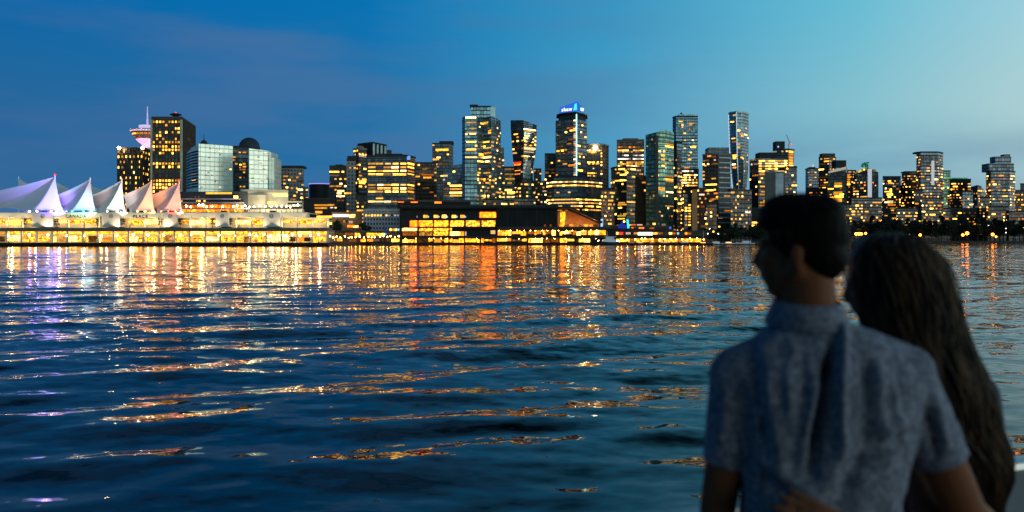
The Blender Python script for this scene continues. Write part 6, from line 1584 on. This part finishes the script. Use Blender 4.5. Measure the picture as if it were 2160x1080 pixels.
# long hair: a thick sheet from the crown sweeping down to the right, with locks
def HL(py, px, hw, ry, dy=0): return (px, py, hw, ry, dy)
path = [HL(490,1870,18,.03),HL(498,1872,46,.07),HL(515,1875,70,.096),HL(548,1882,90,.114),HL(590,1891,98,.120),HL(640,1902,98,.116,-.005),HL(690,1916,96,.108,-.012),HL(745,1936,97,.098,-.02),HL(800,1960,98,.09,-.025),
        HL(850,1982,97,.082,-.03),HL(900,2004,89,.076,-.03),HL(950,2028,74,.068,-.03),HL(1000,2048,60,.058,-.03),HL(1040,2060,44,.045,-.03),HL(1075,2068,22,.025,-.03)]
hm_ = MB(); HAIR = hairmat('brown_hair', (.007,.0045,.003), (.15,.075,.033), (55,55,7), .25)  # noise mixes warm highlights into the hair colour
def interp(v):
    x = v*(len(path)-1); i = min(int(x), len(path)-2); f = x-i; return [a+(b_-a)*f for a, b_ in zip(path[i], path[i+1])]
NV, NU = 130, 150
def HP(v, a):
    px, py, hw, ry, dy = interp(v); w = min(1, v*2.2)
    wave = math.sin(v*26+1.2*math.sin(a))*13*max(0, v-.3)
    rdg = 1+.014*w*math.sin(a*6+v*9+2.5*math.sin(v*8))+.006*w*math.sin(a*17-v*13+2*math.sin(v*11))
    x = PX(px+wave,YW)+hw*kw*rdg*math.cos(a); y = YW-.01+dy+ry*rdg*math.sin(a)
    return Vector((x, y, PZ(py,YW)+.004*math.sin(a*9+v*20)*w))
grid = [[HP(v/NV, 2*math.pi*u/NU) for u in range(NU)] for v in range(NV+1)]
for v in range(NV):
    for u in range(NU): hm_.poly([grid[v][u],grid[v][(u+1)%NU],grid[v+1][(u+1)%NU],grid[v+1][u]][::-1], HAIR)
rnd = random.Random(77)
for k in range(330):                                           # strands over the mass; their free ends break the outline
    a = rnd.uniform(-2.9, .7) if k % 4 else rnd.uniform(0, 6.28); v0 = rnd.uniform(.02,.5); v1 = min(1.03, v0+rnd.uniform(.3,.7)); ph = rnd.random()*6; pr = None
    r0 = rnd.uniform(.0022,.0055); M_ = 22; lift = rnd.uniform(.0005,.006)*(3 if k % 9 == 0 else 1)
    for i in range(M_+1):
        f = i/M_; vv = min(1,v0+(v1-v0)*f); p_ = HP(vv, a+.13*math.sin(f*6+ph)+.05*math.sin(f*15+ph*2)); px, py, hw, ry, dy = interp(vv); c_ = Vector((PX(px,YW),YW-.01+dy,p_.z))
        p_ = p_+(p_-c_).normalized()*(.001+lift*math.sin(f*math.pi*.9)+.006*max(0,f-.7))+Vector((0,0,-.05*max(0,f-.85)))
        r = r0*(1-.75*f)*min(1, .3+f*4)
        if pr: hm_.tube(pr[0], p_, pr[1], r, HAIR, 5, cap=False)
        pr = (p_, r)
o = hm_.build('hair', woman, smooth=True)
dr = MB(); loft(dr, [grow(r,.012) for r in wt[:-1]])
for s_, e_ in ((WLS, Vector((PX(1940,2.03),2.03,PZ(1010,2.03)))), (WRS, WRE)):
    ring_caps(dr, s_, .058, s_.lerp(e_, .55), .055)
loft(dr, [(DECK+.62,PX(1965,YW),YW,.19,.15),(DECK+.8,PX(1965,YW),YW,.185,.14),(wt[0][0],PX(1965,YW),YW,150*kw+.014,.12)])
flesh(dr, 'dress', woman, plain('navy_print_dress', (.05,.065,.12), .85, vary=.5, scale=30), .008, 4)
for sx, side in ((1895,-1),(2035,1)):
    x = PX(sx,YW); s_ = MB(); chain(s_, [(Vector((x,YW-.02,DECK+.046)),.044),(Vector((x+side*.02,YW+.15,DECK+.036)),.036)]); flesh(s_, 'shoe', woman, plain('shoe_leather', (.03,.02,.015), .5), .008, 3)

# ------------------------------------------------------------------ camera and render
cam = bpy.data.cameras.new('camera'); co = bpy.data.objects.new('camera', cam); C.objects.link(co)
cam.sensor_width = 36; cam.lens = 36*F/2160; cam.shift_y = (HY-540)/2160
co.location = (0, 0, H); co.rotation_euler = (R(90), 0, 0)
cam.clip_start = .05; cam.clip_end = 20000
cam.dof.use_dof = True; cam.dof.focus_distance = 600; cam.dof.aperture_fstop = 2.3
scene.camera = co
scene.view_settings.view_transform = 'Standard'; scene.view_settings.look = 'None'
scene.view_settings.exposure = 0; scene.view_settings.gamma = 1
scene.cycles.max_bounces = 5; scene.cycles.glossy_bounces = 3; scene.cycles.diffuse_bounces = 2
scene.cycles.use_denoising = True
scene.cycles.sample_clamp_indirect = 30
scene.cycles.caustics_reflective = False; scene.cycles.caustics_refractive = False
